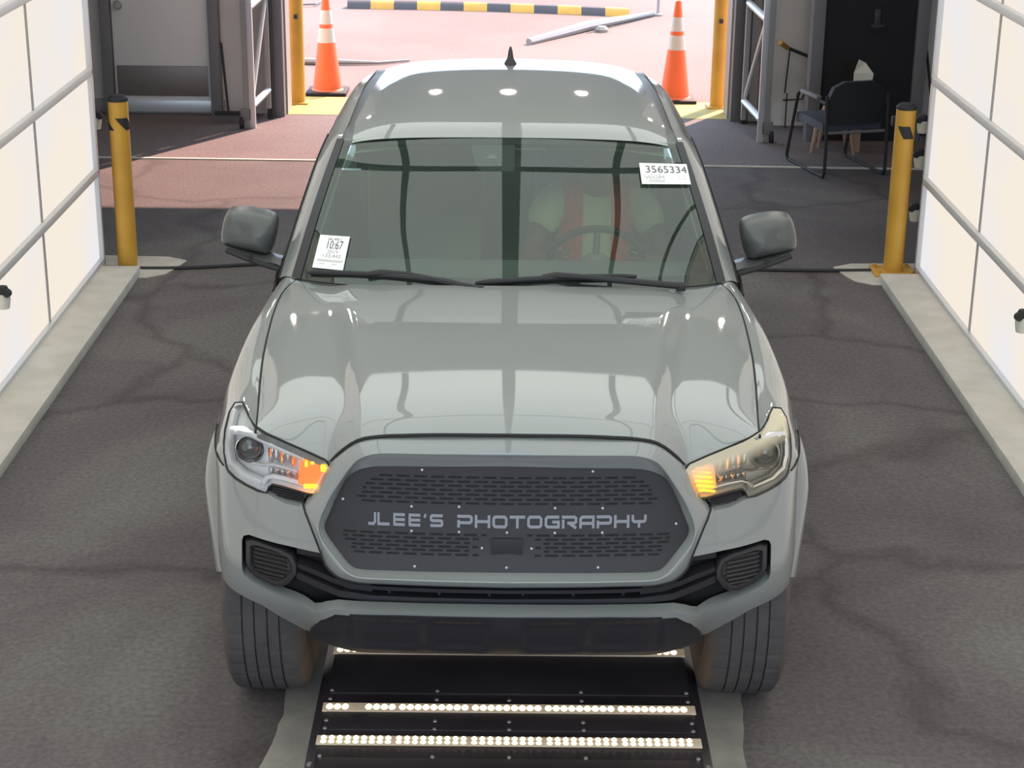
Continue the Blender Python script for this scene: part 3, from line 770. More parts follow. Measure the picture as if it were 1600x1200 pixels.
for sg in (1, -1):
    mb.grid([[(x*sg, S0(x, z)+off-OY, z) for x, z, off in L_] for L_ in levels])
mb.build('grille_shell', PAINT, TR, smooth=40)
hood_line([(x, S0(x, z)-.003, z) for x, z in Oc[30:46]], .004)

# ---- grille panel with slots
def Pn(off): return lambda x, z: (x, S0(x, z)+off-OY, z)
gp = MB()
patch(gp, [(0, 1.104)]+[(x*1.005, z) for x, z in Pc[1:-1]]+[(0, .780)], Pn(-.010), .02)
def slot(cx, cz, L_=.040, h=.0062):
    n_ = 4; tp = [Pn(-.0108)(cx-L_/2+L_*i/n_, cz+h/2) for i in range(n_+1)]; bt = [Pn(-.0108)(cx-L_/2+L_*i/n_, cz-h/2) for i in range(n_+1)]
    gp.grid([tp, bt], 1)
rowz = [1.062-.0129*i for i in range(7)]
edge = [.385, .403, .417, .425, .435, .443, .443]
for i, z in enumerate(rowz):
    sh = 0 if i % 2 == 0 else .0255
    for k in range(-10, 11):
        x = k*.051+sh; a, b = x-.0195, x+.0195
        a, b = max(a, -edge[i]), min(b, edge[i])
        if b-a > .006: slot((a+b)/2, z, b-a)
lo = [.892, .880, .868, .856, .845, .833]; eo = [.487, .484, .478, .465, .460, .452]; ei = [.060, .083, .108, .085, .11, .083]
for i, z in enumerate(lo):
    sh = 0 if i % 2 == 0 else .0255
    for k in range(-11, 12):
        x = k*.051+sh+.0045; a, b = x-.0195, x+.0195
        for sg in (1, -1):
            a2, b2 = max(a, ei[i]), min(b, eo[i])
            if b2-a2 > .006: slot(sg*(a2+b2)/2, z, b2-a2)
panel = gp.build('grille_panel', [PANELM, SLOT], TR, smooth=30, weld=False)
for (x, z) in [(-.281, .972), (-.281, .900), (-.141, .974), (-.141, .900), (0, .901), (.141, .973), (.141, .900), (.281, .972), (.281, .900), (-.073, .854), (.073, .854), (-.271, .798), (-.484, .985), (.50, .92), (0, .80), (.27, .80), (.25, 1.082), (-.25, 1.082)]:
    mb = MB(); c = Pn(-.013)(x, z); mb.lathe([(.0042, .003), (.004, -.001), (0, -.003)], c, 10, 'Y'); mb.build('rivet', BOLT, panel)
mb = MB(); mb.box(Pn(-.0105)(0, .848), (.092, .004, .075), bev=.001); mb.build('sensor_cover', PANELM, panel)
# lettering from stroked shapes on a unit cell (1 wide, .72 high)
tk = .17
LET = {
 'J': [[(.95, .72), (.95, .2), (.86, .085), (.45, .085)]],
 'L': [[(.085, .72), (.085, .085), (.9, .085)]],
 'E': [[(.9, .635), (.06, .635)], [(.13, .66), (.13, .06)], [(.9, .36), (.06, .36)], [(.9, .085), (.06, .085)]],
 "'": [[(.2, .72), (.1, .5)]],
 'S': [[(.95, .635), (.18, .635), (.095, .57), (.095, .42), (.18, .36), (.82, .36), (.905, .30), (.905, .15), (.82, .085), (.05, .085)]],
 'P': [[(.085, 0), (.085, .43)], [(.0, .635), (.82, .635), (.905, .57), (.905, .36), (.82, .28), (.12, .28)]],
 'H': [[(.085, 0), (.085, .72)], [(.915, 0), (.915, .72)], [(.05, .36), (.95, .36)]],
 'O': [[(.2, .085), (.8, .085), (.905, .18), (.905, .54), (.8, .635), (.2, .635), (.095, .54), (.095, .18), (.2, .085), (.3, .085)]],
 'T': [[(0, .635), (1, .635)], [(.5, .6), (.5, 0)]],
 'G': [[(.95, .635), (.2, .635), (.095, .54), (.095, .18), (.2, .085), (.905, .085), (.905, .36), (.5, .36)]],
 'R': [[(.085, 0), (.085, .5)], [(.0, .635), (.82, .635), (.905, .57), (.905, .38), (.82, .3), (.35, .3)], [(.5, .28), (.92, .02)]],
 'A': [[(.085, 0), (.085, .54), (.2, .635), (.905, .635), (.905, 0)], [(.1, .28), (.9, .28)]],
 'Y': [[(.095, .72), (.095, .42), (.18, .34), (.82, .34), (.905, .42), (.905, .72)], [(.5, .34), (.5, 0)]]}
lt = MB()
def stroke(pts, x0, z0, sx, sz, tkk):
    V = []; n_ = len(pts)
    for i, p in enumerate(pts):
        a = Vector(pts[max(0, i-1)]); b = Vector(pts[min(n_-1, i+1)]); p = Vector(p)
        d1 = (p-a).normalized() if i else (b-p).normalized(); d2 = (b-p).normalized() if i < n_-1 else d1
        nn = Vector((-(d1+d2).y, (d1+d2).x)).normalized(); c_ = max(.5, nn.dot(Vector((-d1.y, d1.x))))
        for s_ in (1, -1):
            q = p+nn*(s_*tkk/2/c_)
            V.append(Pn(-.0122)(x0+q.x*sx, z0+q.y*sz))
    lt.add(V, [(2*i, 2*i+1, 2*i+3, 2*i+2) for i in range(n_-1)])
def word(wd, x0, x1, z0, h):
    ws = {"'": .35, 'J': 1.0}
    tot = sum(ws.get(c_, 1)+.12 for c_ in wd)-.12; u = (x1-x0)/tot; x = x0; sz = h/.72
    for c_ in wd:
        for st_ in LET[c_]: stroke(st_, x, z0, u*ws.get(c_, 1) if c_ != "'" else u*.9, sz, tk)
        x += u*(ws.get(c_, 1)+.12)
word("JLEE'S", -.427, -.187, .9135, .038)
lt.build('lettering', LETTER, panel, smooth=0, weld=False)
lt = MB(); word("PHOTOGRAPHY", -.146, .412, .9135, .038)
lt.build('lettering', LETTER, panel, smooth=0, weld=False)

# ---- lower intake, fog bezels
mb = MB()
patch(mb, [(0, .75), (.45, .75), (.56, .84), (.83, .85), (.83, .66), (.58, .60), (0, .62)], lambda x, z: (x, S0(x, z)+.075-OY, z), .05)
mb.build('intake_back', SLOT, TR)
mb = MB()   # upper black band and ribs
def band(pts, off0, off1, h, m_=0):
    for sg in (1, -1):
        r0 = [(x*sg, S0(x, z)+off1-OY, z+h/2+.006) for x, z in pts]; r1 = [(x*sg, S0(x, z)+off0-OY, z+h/2) for x, z in pts]
        r2 = [(x*sg, S0(x, z)+off0-OY, z-h/2) for x, z in pts]; r3 = [(x*sg, S0(x, z)+off1-OY, z-h/2-.006) for x, z in pts]
        mb.grid([r0, r1, r2, r3], m_)
band([(0, .713), (.2, .713), (.35, .714), (.45, .718), (.52, .733), (.58, .752), (.625, .76)], .018, .06, .012)
band([(0, .675), (.25, .675), (.40, .676), (.5, .686), (.58, .712), (.63, .728)], .022, .06, .022)
band([(.40, .70), (.47, .705), (.53, .722), (.58, .738), (.63, .748)], .035, .06, .012)
band([(.54, .80), (.58, .80), (.63, .80)], .03, .06, .025)
for sx in (.05, .2, .35): 
    for sg in (1, -1): mb.box((sx*sg, S0(sx, .69)+.055-OY, .69), (.008, .03, .04))
mb.build('lower_intake', BLACKP, TR, smooth=40)
FOG = [(.795, .800), (.770, .809), (.676, .803), (.640, .790), (.626, .765), (.626, .735), (.648, .702), (.672, .682), (.700, .678), (.762, .692), (.783, .704), (.795, .73)]
def scale_poly(p, s_, c_=None):
    cx = sum(a for a, b in p)/len(p); cz = sum(b for a, b in p)/len(p); return [(cx+(a-cx)*s_, cz+(b-cz)*s_) for a, b in p]
for sg in (1, -1):
    r = empty('fog_bezel', (sg*.71, S0(.71, .74)-OY, .74)); r.parent = TR
    ox, oy, oz = r.location
    def W(x, z, off): return (x*sg-ox, S0(x, z)+off-OY-oy, z-oz)
    mb = MB(); P1, P2, P3, P4 = FOG, scale_poly(FOG, .94), scale_poly(FOG, .80), scale_poly(FOG, .68)
    cl = lambda p: p+[p[0]]
    mb.grid([[W(a, b, o_) for a, b in cl(p)] for p, o_ in ((P1, .06), (P1, .02), (P2, .012), (P3, .012), (P4, .032))])
    mb.build('bezel_ring', BLACKP, r, smooth=40)
    mb = MB(); mb.poly_prism(scale_poly(FOG, .70), lambda a, b: W(a, b, .032), lambda a, b: W(a, b, .045))
    for k in range(8):
        z = .783-k*.0135; hw = .052-.004*max(0, k-4)
        mb.tube([W(.715-hw+hw*2*q_/6, z, .026) for q_ in range(7)], .0032, 5)
    mb.build('slats', mat('fog_slats', (.03, .029, .03), .35), r, smooth=30)

# ---- black skid valance
def SK(x, z):
    ax = abs(x); t = max(0, min(1, (.655-z)/.22))
    y = interp(ax, PX, PY)-.095+.05*sstep(.42, .63, ax)+.02*t+.11*t**3
    # embossed pockets
    e = sstep(.560, .552, z)*0+0
    for c_, w_ in ((0.14, .075), (.36, .10)):
        e += (sstep(c_-w_-.022, c_-w_, ax)-sstep(c_+w_, c_+w_+.022, ax))*(sstep(.640, .622, z)*sstep(.515, .55, z))
    return y+.013*e
mb = MB(); SKO = [(0, .653), (.30, .652), (.508, .645), (.530, .633), (.557, .607), (.597, .535), (.606, .50), (.606, .500), (.58, .492), (.52, .490), (.4, .494), (.2, .502), (0, .505)]
patch(mb, SKO, lambda x, z: (x, SK(x, z)-OY, z), .014, ret=(0, .08, 0)); mb.build('skid_plate', mat('valance_black', (.022, .020, .024), .36, spec=.45), TR, smooth=40)
# inner dark mass behind the front end
mb = MB(); mb.box((0, 5.35-OY, .72), (1.0, .6, .6)); mb.box((0, 5.15-OY, .72), (1.2, .2, .5)); mb.box((0, 5.10-OY, .93), (1.45, .12, .3)); mb.build('front_frame', GAP, TR)
mb = MB(); mb.box((0, 7.6-OY, .46), (1.1, 4.4, .16)); mb.tube([(-.85, 5.55-OY, .4), (.85, 5.55-OY, .4)], .05, 10); mb.tube([(-.85, 8.76-OY, .4), (.85, 8.76-OY, .4)], .06, 10); mb.build('chassis', GAP, TR)
for sg in (1, -1):
    mb = MB()
    rows = [[(sg*x, 5.56-OY+.51*math.cos(a), .42+.51*math.sin(a)) for a in [-.3+(PI*.70+.3)*i/20 for i in range(21)]] for x in (.93, .5)]
    mb.grid(rows); mb.build('wheel_arch_liner', GAP, TR)

# ---- fender flares
for sg in (1, -1):
    rows = []
    for i in range(33):
        a = PI*.862-(PI*.93)*i/32      # front to back over the wheel
        cy, cz = 5.585, .395
        w_ = min(1, .35+i/11)*min(1, .15+(32-i)/6)
        def q(r_, dx):
            y = cy+r_*math.cos(a); xb = interp(y, [5.0, 5.07, 5.13, 5.21, 5.31, 5.42, 5.6, 6.2], [.862, .882, .900, .915, .930, .939, .944, .925])
            return (sg*(xb+dx), y-OY, cz+r_*1.02*math.sin(a))
        rows.append([q(.535, -.006), q(.530, .012*w_), q(.515, .030*w_), q(.49, .043*w_), q(.465, .046*w_), q(.455, .036*w_), q(.455, -.07)])
    mb = MB(); mb.grid(rows); mb.build('fender_flare', mat('flare_paint', (.20, .215, .21), .35, 0, .5), TR, smooth=50)
    hl = [(r_[0][0], r_[0][1], r_[0][2]) for r_ in rows[1:-3]]
    mb = MB(); mb.tube([(x+sg*.004, y, z) for x, y, z in hl], .0035, 6); mb.build('flare_gasket', GAP, TR)

# ---- wheels
def wheel(x, y, sg):
    r = empty('wheel', (x, y-OY, .385)); r.parent = TR
    R_ = .385; hw = .118
    prof = []
    def rib(a, b, rr): prof.append((rr, a)); prof.append((rr, b))
    g = [-.105, -.063, -.057, -.024, -.018, .018, .024, .057, .063, .105]
    pr = [(.21, -.10), (.25, -.125), (.31, -.137), (.35, -.130), (.372, -.116)]
    pr += [(.380, g[0]), (.3845, g[1]), (.374, g[1]+.001), (.374, g[2]-.001), (.3845, g[2]), (.385, g[3]), (.374, g[3]+.001), (.374, g[4]-.001), (.385, g[4]), (.385, g[5]), (.374, g[5]+.001), (.374, g[6]-.001), (.385, g[6]), (.3845, g[7]), (.374, g[7]+.001), (.374, g[8]-.001), (.3845, g[8]), (.380, g[9])]
    pr += [(.372, .116), (.35, .130), (.31, .137), (.25, .125), (.21, .10)]
    NN = 252; V = []; F_ = []; mi = []
    for i, (rr, h) in enumerate(pr):
        for j in range(NN):
            q = rr
            sh = 1 if abs(h) > .06 else (0 if abs(h) < .02 else 2)
            if rr > .379:
                if abs(h) > .06 and (j % 7) == 3: q -= .004
                if .02 < abs(h) < .06 and (j+ (3 if h > 0 else 0)) % 9 == 4: q -= .003
                if abs(h) < .02 and j % 11 == 2: q -= .003
            a = 2*PI*j/NN; V.append((h, q*math.cos(a), q*math.sin(a)))
    m_ = MB()
    for i in range(len(pr)-1):
        sec = (1 if (i < 4 or i >= len(pr)-5) else 0)
        fs = [(j, (j+1) % NN, NN+(j+1) % NN, NN+j) for j in range(NN)]
        m_.add(V[i*NN:(i+2)*NN], fs, sec)
    m_.build('tire', [TIREM, TIREB], r, smooth=35)
    mb = MB(); mb.lathe([(0, .02), (.06, .02), (.07, -.02), (.12, -.03), (.17, .03), (.20, .06), (.215, .1), (.215, -.1), (.2, -.105), (.19, -.08), (.185, .0)], n=36, axis='X'); 
    o_ = mb.build('rim', STEEL, r); o_.scale.x = sg
    mb = MB()
    for k in range(6): a = k*PI/3; mb.lathe([(.012, .02), (.012, .035), (0, .038)], (sg*0, .05*math.cos(a), .05*math.sin(a)), 6, 'X')
    mb.build('lug_nuts', CHROME, r)
for y in (5.57, 8.78):
    for sg in (-1, 1): wheel(sg*.792, y, sg)

# ---- headlights
HL = [(.529, 1.079), (.538, 1.090), (.587, 1.107), (.661, 1.128), (.721, 1.143), (.739, 1.146), (.761, 1.148), (.783, 1.157), (.797, 1.168), (.813, 1.176), (.838, 1.170), (.852, 1.150), (.858, 1.115), (.863, 1.075), (.864, 1.040), (.857, 1.009), (.85, .993), (.826, .981), (.787, .971), (.749, .964), (.722, .962), (.714, .981), (.703, .992), (.673, .991), (.594, .981), (.568, .982), (.545, 1.025), (.523, 1.067)]
INS = [(.722, .966), (.706, .992), (.673, .990), (.594, .980), (.598, .966), (.616, .943), (.663, .944), (.705, .951)]
for sg in (-1, 1):
    left = sg < 0
    r = empty('headlight', (sg*.7, S(.7, 1.06)-OY, 1.06)); r.parent = TR
    ox, oy, oz = r.location
    def W(x, z, off): return (x*sg-ox, S(x, z)+off-OY-oy, z-oz)
    mb = MB()
    patch(mb, scale_poly(HL, .87), lambda a, b: W(a, b, .060), .03, mirror=False)
    cl = resample(HL+[HL[0]], .03, False)
    cl2 = resample(HL+[HL[0]], .03, False); cb = scale_poly(cl2, .86)
    mb.grid([[W(a, b, .002) for a, b in cl], [W(a, b, .012) for a, b in scale_poly(cl, .95)], [W(a, b, .062) for a, b in cb]])
    mb.build('housing', SILVER if left else mat('headlamp_inner', (.5, .5, .48), .3, .2), r, smooth=40)
    # chrome band along the upper edge and outer edge
    mb = MB()
    WB = mat('white_bezel', (.93, .93, .94), .15, 0, 1) if left else CHROME
    up = [(.60, 1.086), (.64, 1.096), (.70, 1.110), (.76, 1.124), (.80, 1.124), (.835, 1.116)]
    mb.tube([W(a, b, .022) for a, b in up], .015, 8)
    mb.tube([W(a, b, .03) for a, b in [(.835, 1.150), (.845, 1.11), (.848, 1.05), (.838, 1.012), (.80, .992), (.735, .982)]], .014, 8)
    mb.tube([W(a, b, .03) for a, b in [(.735, .982), (.722, 1.0), (.70, 1.008), (.66, 1.006), (.585, .996)]], .008, 8)
    mb.tube([W(a, b, .035) for a, b in [(.63, 1.032), (.70, 1.040), (.735, 1.032), (.80, 1.028)]], .005, 6)
    mb.build('chrome_trim', WB, r, smooth=60)
    # reflector facets
    mb = MB()
    for k in range(5):
        mb.box(W(.640+k*.018, 1.065, .045), (.013, .01, .045), rz=(-1)**k*.5, bev=.002)
    for k in range(6):
        mb.box(W(.622+k*.018, 1.015, .05), (.014, .01, .02), rz=(-1)**k*.6, bev=.002)
    mb.build('reflector', CHROME, r)
    # projector
    mb = MB(); c = W(.776, 1.075, .03)
    mb.lathe([(.045, .02), (.047, .0), (.043, -.008), (.038, 0), (.036, .015)], c, 32, 'Y'); mb.build('projector_ring', CHROME if left else ALUD, r, smooth=50)
    mb = MB(); mb.lathe([(.037, .01), (.034, -.002), (.026, -.012), (.014, -.018), (0, -.020)], c, 32, 'Y'); mb.build('projector_lens', PROJ, r, smooth=60)
    # amber turn signal
    A_ = [(.612, 1.088), (.545, 1.078), (.530, 1.066), (.568, .990), (.625, 1.0)]
    mb = MB(); patch(mb, A_, lambda a, b: W(a, b, .022), .02, mirror=False, ret=(0, .04, 0)); ts = mb.build('turn_signal', AMBER if left else AMBERR, r, smooth=20)
    ts['label'] = 'glowing amber turn signal'
    mb = MB()
    if left:
        mb.box(W(.580, 1.003, .012), (.05, .01, .014), bev=.004); mb.box(W(.545, 1.062, .012), (.016, .01, .022), bev=.004)
        mb.box(W(.577, 1.074, .014), (.012, .01, .010), bev=.003); mb.box(W(.597, 1.068, .014), (.008, .01, .02), bev=.003)
    else:
        for k in range(6): mb.box(W(.572+.004*k, 1.072-k*.0145, .012), (.055, .008, .006), ry=.06, bev=.002)
    mb.build('bulb_glow', AMBERHOT, ts)
    # outer cover
    mb = MB(); patch(mb, HL, lambda a, b: W(a, b, -.003), .02, mirror=False)
    lc = mb.build('lens_cover', LENSC if left else LENSY, r, smooth=60)
    if not left: lc['label'] = 'hazy yellowed plastic lens cover'
    mb = MB(); mb.tube([W(a, b, .004) for a, b in HL], .0035, 6, closed=True); mb.build('seal', GAP, r)
    mb = MB(); patch(mb, INS, Sf(.02), .02, mirror=False)
    mb.v = [(x*sg, y, z) for x, y, z in mb.v]
    for k in range(4):
        mb.tube([(x*sg, S(x, z)+.016-OY, z) for x, z in [(.608, .972-.007*k), (.65, .976-.007*k), (.70, .980-.008*k)]], .002, 5)
    mb.build('headlight_vent', BLACKP, TR)

# ---- cab: pillars and sides
inner = [(.790, 6.355, 1.213), (.755, 6.46, 1.315), (.720, 6.58, 1.425), (.678, 6.72, 1.555), (.648, 6.83, 1.640), (.634, 7.0, 1.668), (.628, 7.2, 1.685), (.618, 7.6, 1.702), (.603, 7.9, 1.699), (.590, 8.12, 1.675), (.583, 8.2, 1.62)]
mid   = [(.825, 6.39, 1.212), (.788, 6.52, 1.325), (.754, 6.65, 1.430), (.716, 6.79, 1.555), (.690, 6.90, 1.625), (.678, 7.03, 1.650), (.675, 7.2, 1.665), (.668, 7.6, 1.681), (.650, 7.9, 1.678), (.636, 8.13, 1.655), (.625, 8.21, 1.60)]
outer = [(.856, 6.42, 1.195), (.832, 6.58, 1.290), (.803, 6.72, 1.390), (.762, 6.88, 1.515), (.738, 6.98, 1.575), (.728, 7.1, 1.595), (.722, 7.25, 1.605), (.712, 7.6, 1.615), (.694, 7.9, 1.612), (.676, 8.14, 1.590), (.665, 8.22, 1.54)]
belt  = [(.875, 6.45, 1.13), (.878, 6.62, 1.17), (.878, 6.78, 1.175), (.877, 6.93, 1.178), (.876, 7.05, 1.18), (.876, 7.15, 1.18), (.876, 7.3, 1.18), (.874, 7.6, 1.185), (.870, 7.9, 1.185), (.864, 8.15, 1.185), (.860, 8.22, 1.185)]
for sg in (1, -1):
    sp = empty('cab_side', (sg*.8, 7.3-OY, .9)); sp.parent = TR
    ox, oy, oz = sp.location
    def Q(p): return (p[0]*sg-ox, p[1]-OY-oy, p[2]-oz)
    rows = loft([inner, mid, outer], 5, 4)
    mb = MB(); mb.grid([[Q(p) for p in r_] for r_ in rows]); mb.build('roof_rail', PAINT, sp, smooth=60)
    mb = MB(); rows = loft([outer, belt], 3, 4); mb.grid([[Q(p) for p in r_] for r_ in rows]); mb.build('side_window', SGLASS, sp, smooth=60)
    for k in (5, 8):   # B pillar and C pillar on the glass
        a, b = outer[k], belt[k]; a2, b2 = outer[k+1], belt[k+1]
        f = .35
        mb = MB(); mb.grid([[Q((p[0]+.004, p[1], p[2])) for p in (a, b)], [Q((a[0]+(a2[0]-a[0])*f+.004, a[1]+(a2[1]-a[1])*f, a[2]+(a2[2]-a[2])*f)), Q((b[0]+(b2[0]-b[0])*f+.004, b[1]+(b2[1]-b[1])*f, b[2]+(b2[2]-b[2])*f))]]); mb.build('window_pillar', RUBBER, sp)
    low = [[(p[0], p[1], p[2]) for p in belt], [(p[0]+.03, p[1], 1.08) for p in belt], [(p[0]+.055, p[1], .9) for p in belt], [(p[0]+.055, p[1], .65) for p in belt], [(p[0]+.03, p[1], .45) for p in belt]]
    mb = MB(); mb.grid([[Q(p) for p in r_] for r_ in loft(low, 4, 3)]); mb.build('door_skin', PAINT, sp, smooth=60)
    mb = MB(); mb.tube([Q((p[0]+.004, p[1], p[2]+.005)) for p in belt[0:]], .009, 6); mb.build('belt_molding', RUBBER, sp)
    mb = MB(); mb.tube([Q((p[0]+.001, p[1]-.004, p[2]+.001)) for p in catmull(outer[:6], 3)], .004, 6); mb.build('door_gap', GAP, sp)
    # interior trim
    mb = MB()
    ins = [(.0-.03, 0, -.03)]
    mb.grid([[Q((p[0]-.035, p[1]+.0, p[2]-.02)) for p in c_] for c_ in (inner, outer)])
    mb.grid([[Q((p[0]-.045, p[1]+.02, p[2]-.02)) for p in belt[:]], [Q((p[0]-.05, p[1]+.02, .7)) for p in belt]])
    mb.grid([[Q((.66, 7.12, 1.62)), Q((.82, 7.12, 1.18))], [Q((.65, 7.3, 1.62)), Q((.81, 7.36, 1.18))]])
    mb.build('inner_trim', TRIMB, sp, smooth=40)
    # grab handle seen on the inner pillar
    mb = MB(); mb.tube([Q(p) for p in [(.70, 7.1, 1.56), (.705, 7.06, 1.52), (.73, 7.06, 1.42), (.76, 7.1, 1.37)]], .014, 8); mb.build('grab_handle', DASH, sp)

# ---- roof
RY = [6.74, 6.80, 6.9, 7.05, 7.3, 7.6, 7.9, 8.1, 8.18, 8.22]
RZ = [1.664, 1.686, 1.704, 1.722, 1.741, 1.751, 1.750, 1.740, 1.722, 1.69]
def roof_half(y): return interp(y, [6.74, 6.85, 7.2, 7.6, 8.0, 8.22], [.606, .606, .594, .575, .552, .540])
def roof_edge(y): return interp(y, [6.74, 6.85, 7.0, 7.2, 7.6, 7.9, 8.1, 8.22], [1.632, 1.652, 1.672, 1.688, 1.704, 1.704, 1.690, 1.64])
rows = []
for i in range(49):
    y = 6.745+(8.22-6.745)*i/48; rw = []
    for k in range(33):
        u = -1+k/16; x = u*roof_half(y); zc = interp(y, RY, RZ); ze = roof_edge(y)
        yy = y+.028*u*u*sstep(7.0, 6.75, y)-.05*u*u*sstep(8.0, 8.2, y)
        z = zc-(zc-ze)*(.55*abs(u)**2.2+.45*abs(u)**8)
        # three shallow pressed valleys
        rw.append((x, yy-OY, z))
    rows.append(rw)
mb = MB(); mb.grid(rows); mb.build('roof', PAINT, TR, smooth=60)
mb = MB(); mb.grid([[(p[0]*.98, p[1], p[2]-.04) for p in r_[::4]] for r_ in rows[::4]]); mb.build('headliner', TRIMB, TR)
for sg in (1, -1):   # roof ditch moulding
    mb = MB(); R1, R2 = [], []
    for i in range(30):
        y = 6.80+(8.16-6.80)*i/29
        xi = roof_half(y)-.002; xo = interp(y, [p[1] for p in inner[3:]], [p[0] for p in inner[3:]])+.004
        z0 = roof_edge(y)-.006; z1 = interp(y, [p[1] for p in inner[3:]], [p[2] for p in inner[3:]])-.006
        R1.append((sg*xi, y-OY, z0)); R2.append((sg*xo, y-OY, z1))
    mb.grid([R1, [((a[0]+b[0])/2, a[1], (a[2]+b[2])/2-.004) for a, b in zip(R1, R2)], R2]); mb.build('roof_molding', mat('roof_molding_grey', (.09, .092, .095), .35), TR)
# antenna fin
mb = MB()
rows = []
for t, (hw, l0, l1) in [(0, (.032, -.06, .09)), (.15, (.026, -.05, .085)), (.4, (.014, -.02, .08)), (.8, (.009, .03, .078)), (1.0, (.004, .055, .074))]:
    z = 1.742+t*.075; ring = []
    for j in range(16):
        a = 2*PI*j/16; ring.append((hw*math.cos(a), 7.88-OY+(l0+l1)/2+(l1-l0)/2*math.sin(a), z))
    ring.append(ring[0]); rows.append(ring)
mb.grid(rows); mb.add(rows[-1][:16], [tuple(range(16))]); mb.build('antenna_fin', RUBBER, TR, smooth=50)

# ---- windshield
def wbot(u):   # u -1..1
    a = abs(u); return Vector((.775*u, 6.135+.205*a**2.4, 1.243-.026*a*a))
def wtop(u):
    a = abs(u); return Vector((.643*u, 6.752+.05*a**2.3, 1.668-.026*a*a))
def wp(u, v, off=0):
    p = wbot(u).lerp(wtop(u), v); b = .022*math.sin(PI*v)
    p = p+Vector((0, -b*.6, b*.8))+Vector((0, -.6, .8))*off
    return p
def wgrid(u0, u1, v0, v1, off, nu=40, nv=16): return [[T(wp(u0+(u1-u0)*i/nu, v0+(v1-v0)*k/nv, off)) for i in range(nu+1)] for k in range(nv+1)]
mb = MB(); mb.grid(wgrid(-1, 1, 0, 1, 0)); ws = mb.build('windshield', GLASS, TR, smooth=80)
mb = MB()
mb.grid(wgrid(-1, 1, -.02, .075, -.006)); mb.grid(wgrid(-1, 1, .955, 1.0, -.006)); mb.grid(wgrid(-1, -.972, 0, 1, -.006, 3)); mb.grid(wgrid(.972, 1, 0, 1, -.006, 3))
mb.build('glass_border', FRIT, ws)
for sg in (1, -1):
    mb = MB(); mb.grid([[T(wp(sg*u, v/16, .004)) for u in (.990, 1.012, 1.035)] for v in range(17)]); mb.build('windshield_molding', DARKP, TR)
# cowl
mb = MB(); cw = []
for i in range(41):
    u = -1+i/20; b = wp(u, .0, -.004); cw.append([T(b), T((b.x, b.y-.03, b.z-.012)), T((b.x*1.0, b.y-.12, b.z-.05))])
mb.grid(cw); mb.build('cowl', DARKP, TR)
# top camera module and mirror bracket
mb = MB()
ol = [(-.16, .955), (.02, .955), (.02, .76), (-.11, .76), (-.135, .80)]
mb.poly_prism([(a/.70, b) for a, b in ol], lambda a, b: T(wp(a, b, -.012)), lambda a, b: T(wp(a, b, -.05)))
mb.build('sensor_module', mat('sensor_module_grey', (.10, .10, .10), .6), TR)
mb = MB(); mb.poly_prism([(-.135, .845), (-.115, .875), (-.09, .875), (-.07, .845)], lambda a, b: T(wp(a, b, -.008)), lambda a, b: T(wp(a, b, -.011))); mb.build('sensor_window', ALUD, TR)
mb = MB(); mb.box(T((.02, 6.86, 1.56)), (.24, .03, .065), bev=.012); mb.build('rearview_mirror', DASH, TR)

# sun visors
for sg in (1, -1):
    mb = MB(); mb.box(T((sg*.37, 6.895, 1.565)), (.46, .018, .13), rx=.5, bev=.008); mb.build('sun_visor', DASH, TR)
# wipers
def wiper(p0, p1, hub, name):
    r = empty('wiper', T(p0)); r.parent = TR; o0 = Vector(T(p0))
    q = lambda p: tuple(Vector(T(p))-o0)
    mb = MB(); L_ = []
    for i in range(13):
        t = i/12; L_.append(q((p0[0]+(p1[0]-p0[0])*t, p0[1]+(p1[1]-p0[1])*t-.012*math.sin(PI*t), p0[2]+(p1[2]-p0[2])*t+.012+.010*math.sin(PI*t))))
    mb.tube(L_, [.006]+[.011]*11+[.006], 8); mb.build('blade', RUBBER, r)
    m_ = ((p0[0]+p1[0])/2, (p0[1]+p1[1])/2-.01, (p0[2]+p1[2])/2+.03)
    mb = MB(); mb.tube([q((m_[0]-.05, m_[1], m_[2]-.006)), q(m_), q((m_[0]+.1, m_[1]-.015, m_[2])), q(hub)], [.010, .014, .011, .013], 8)
    mb.lathe([(.018, 0), (.018, .02), (.01, .028), (0, .03)], q((hub[0], hub[1], hub[2]-.015)), 12); mb.build('arm', RUBBER, r)
wb = lambda u, v: tuple(wp(u, v, .004))
wiper(wb(-.955, .025), wb(-.25, .022), (-.10, 6.095, 1.258), 'l')
wiper(wb(-.155, .018), wb(.60, .052), (.62, 6.185, 1.25), 'r')

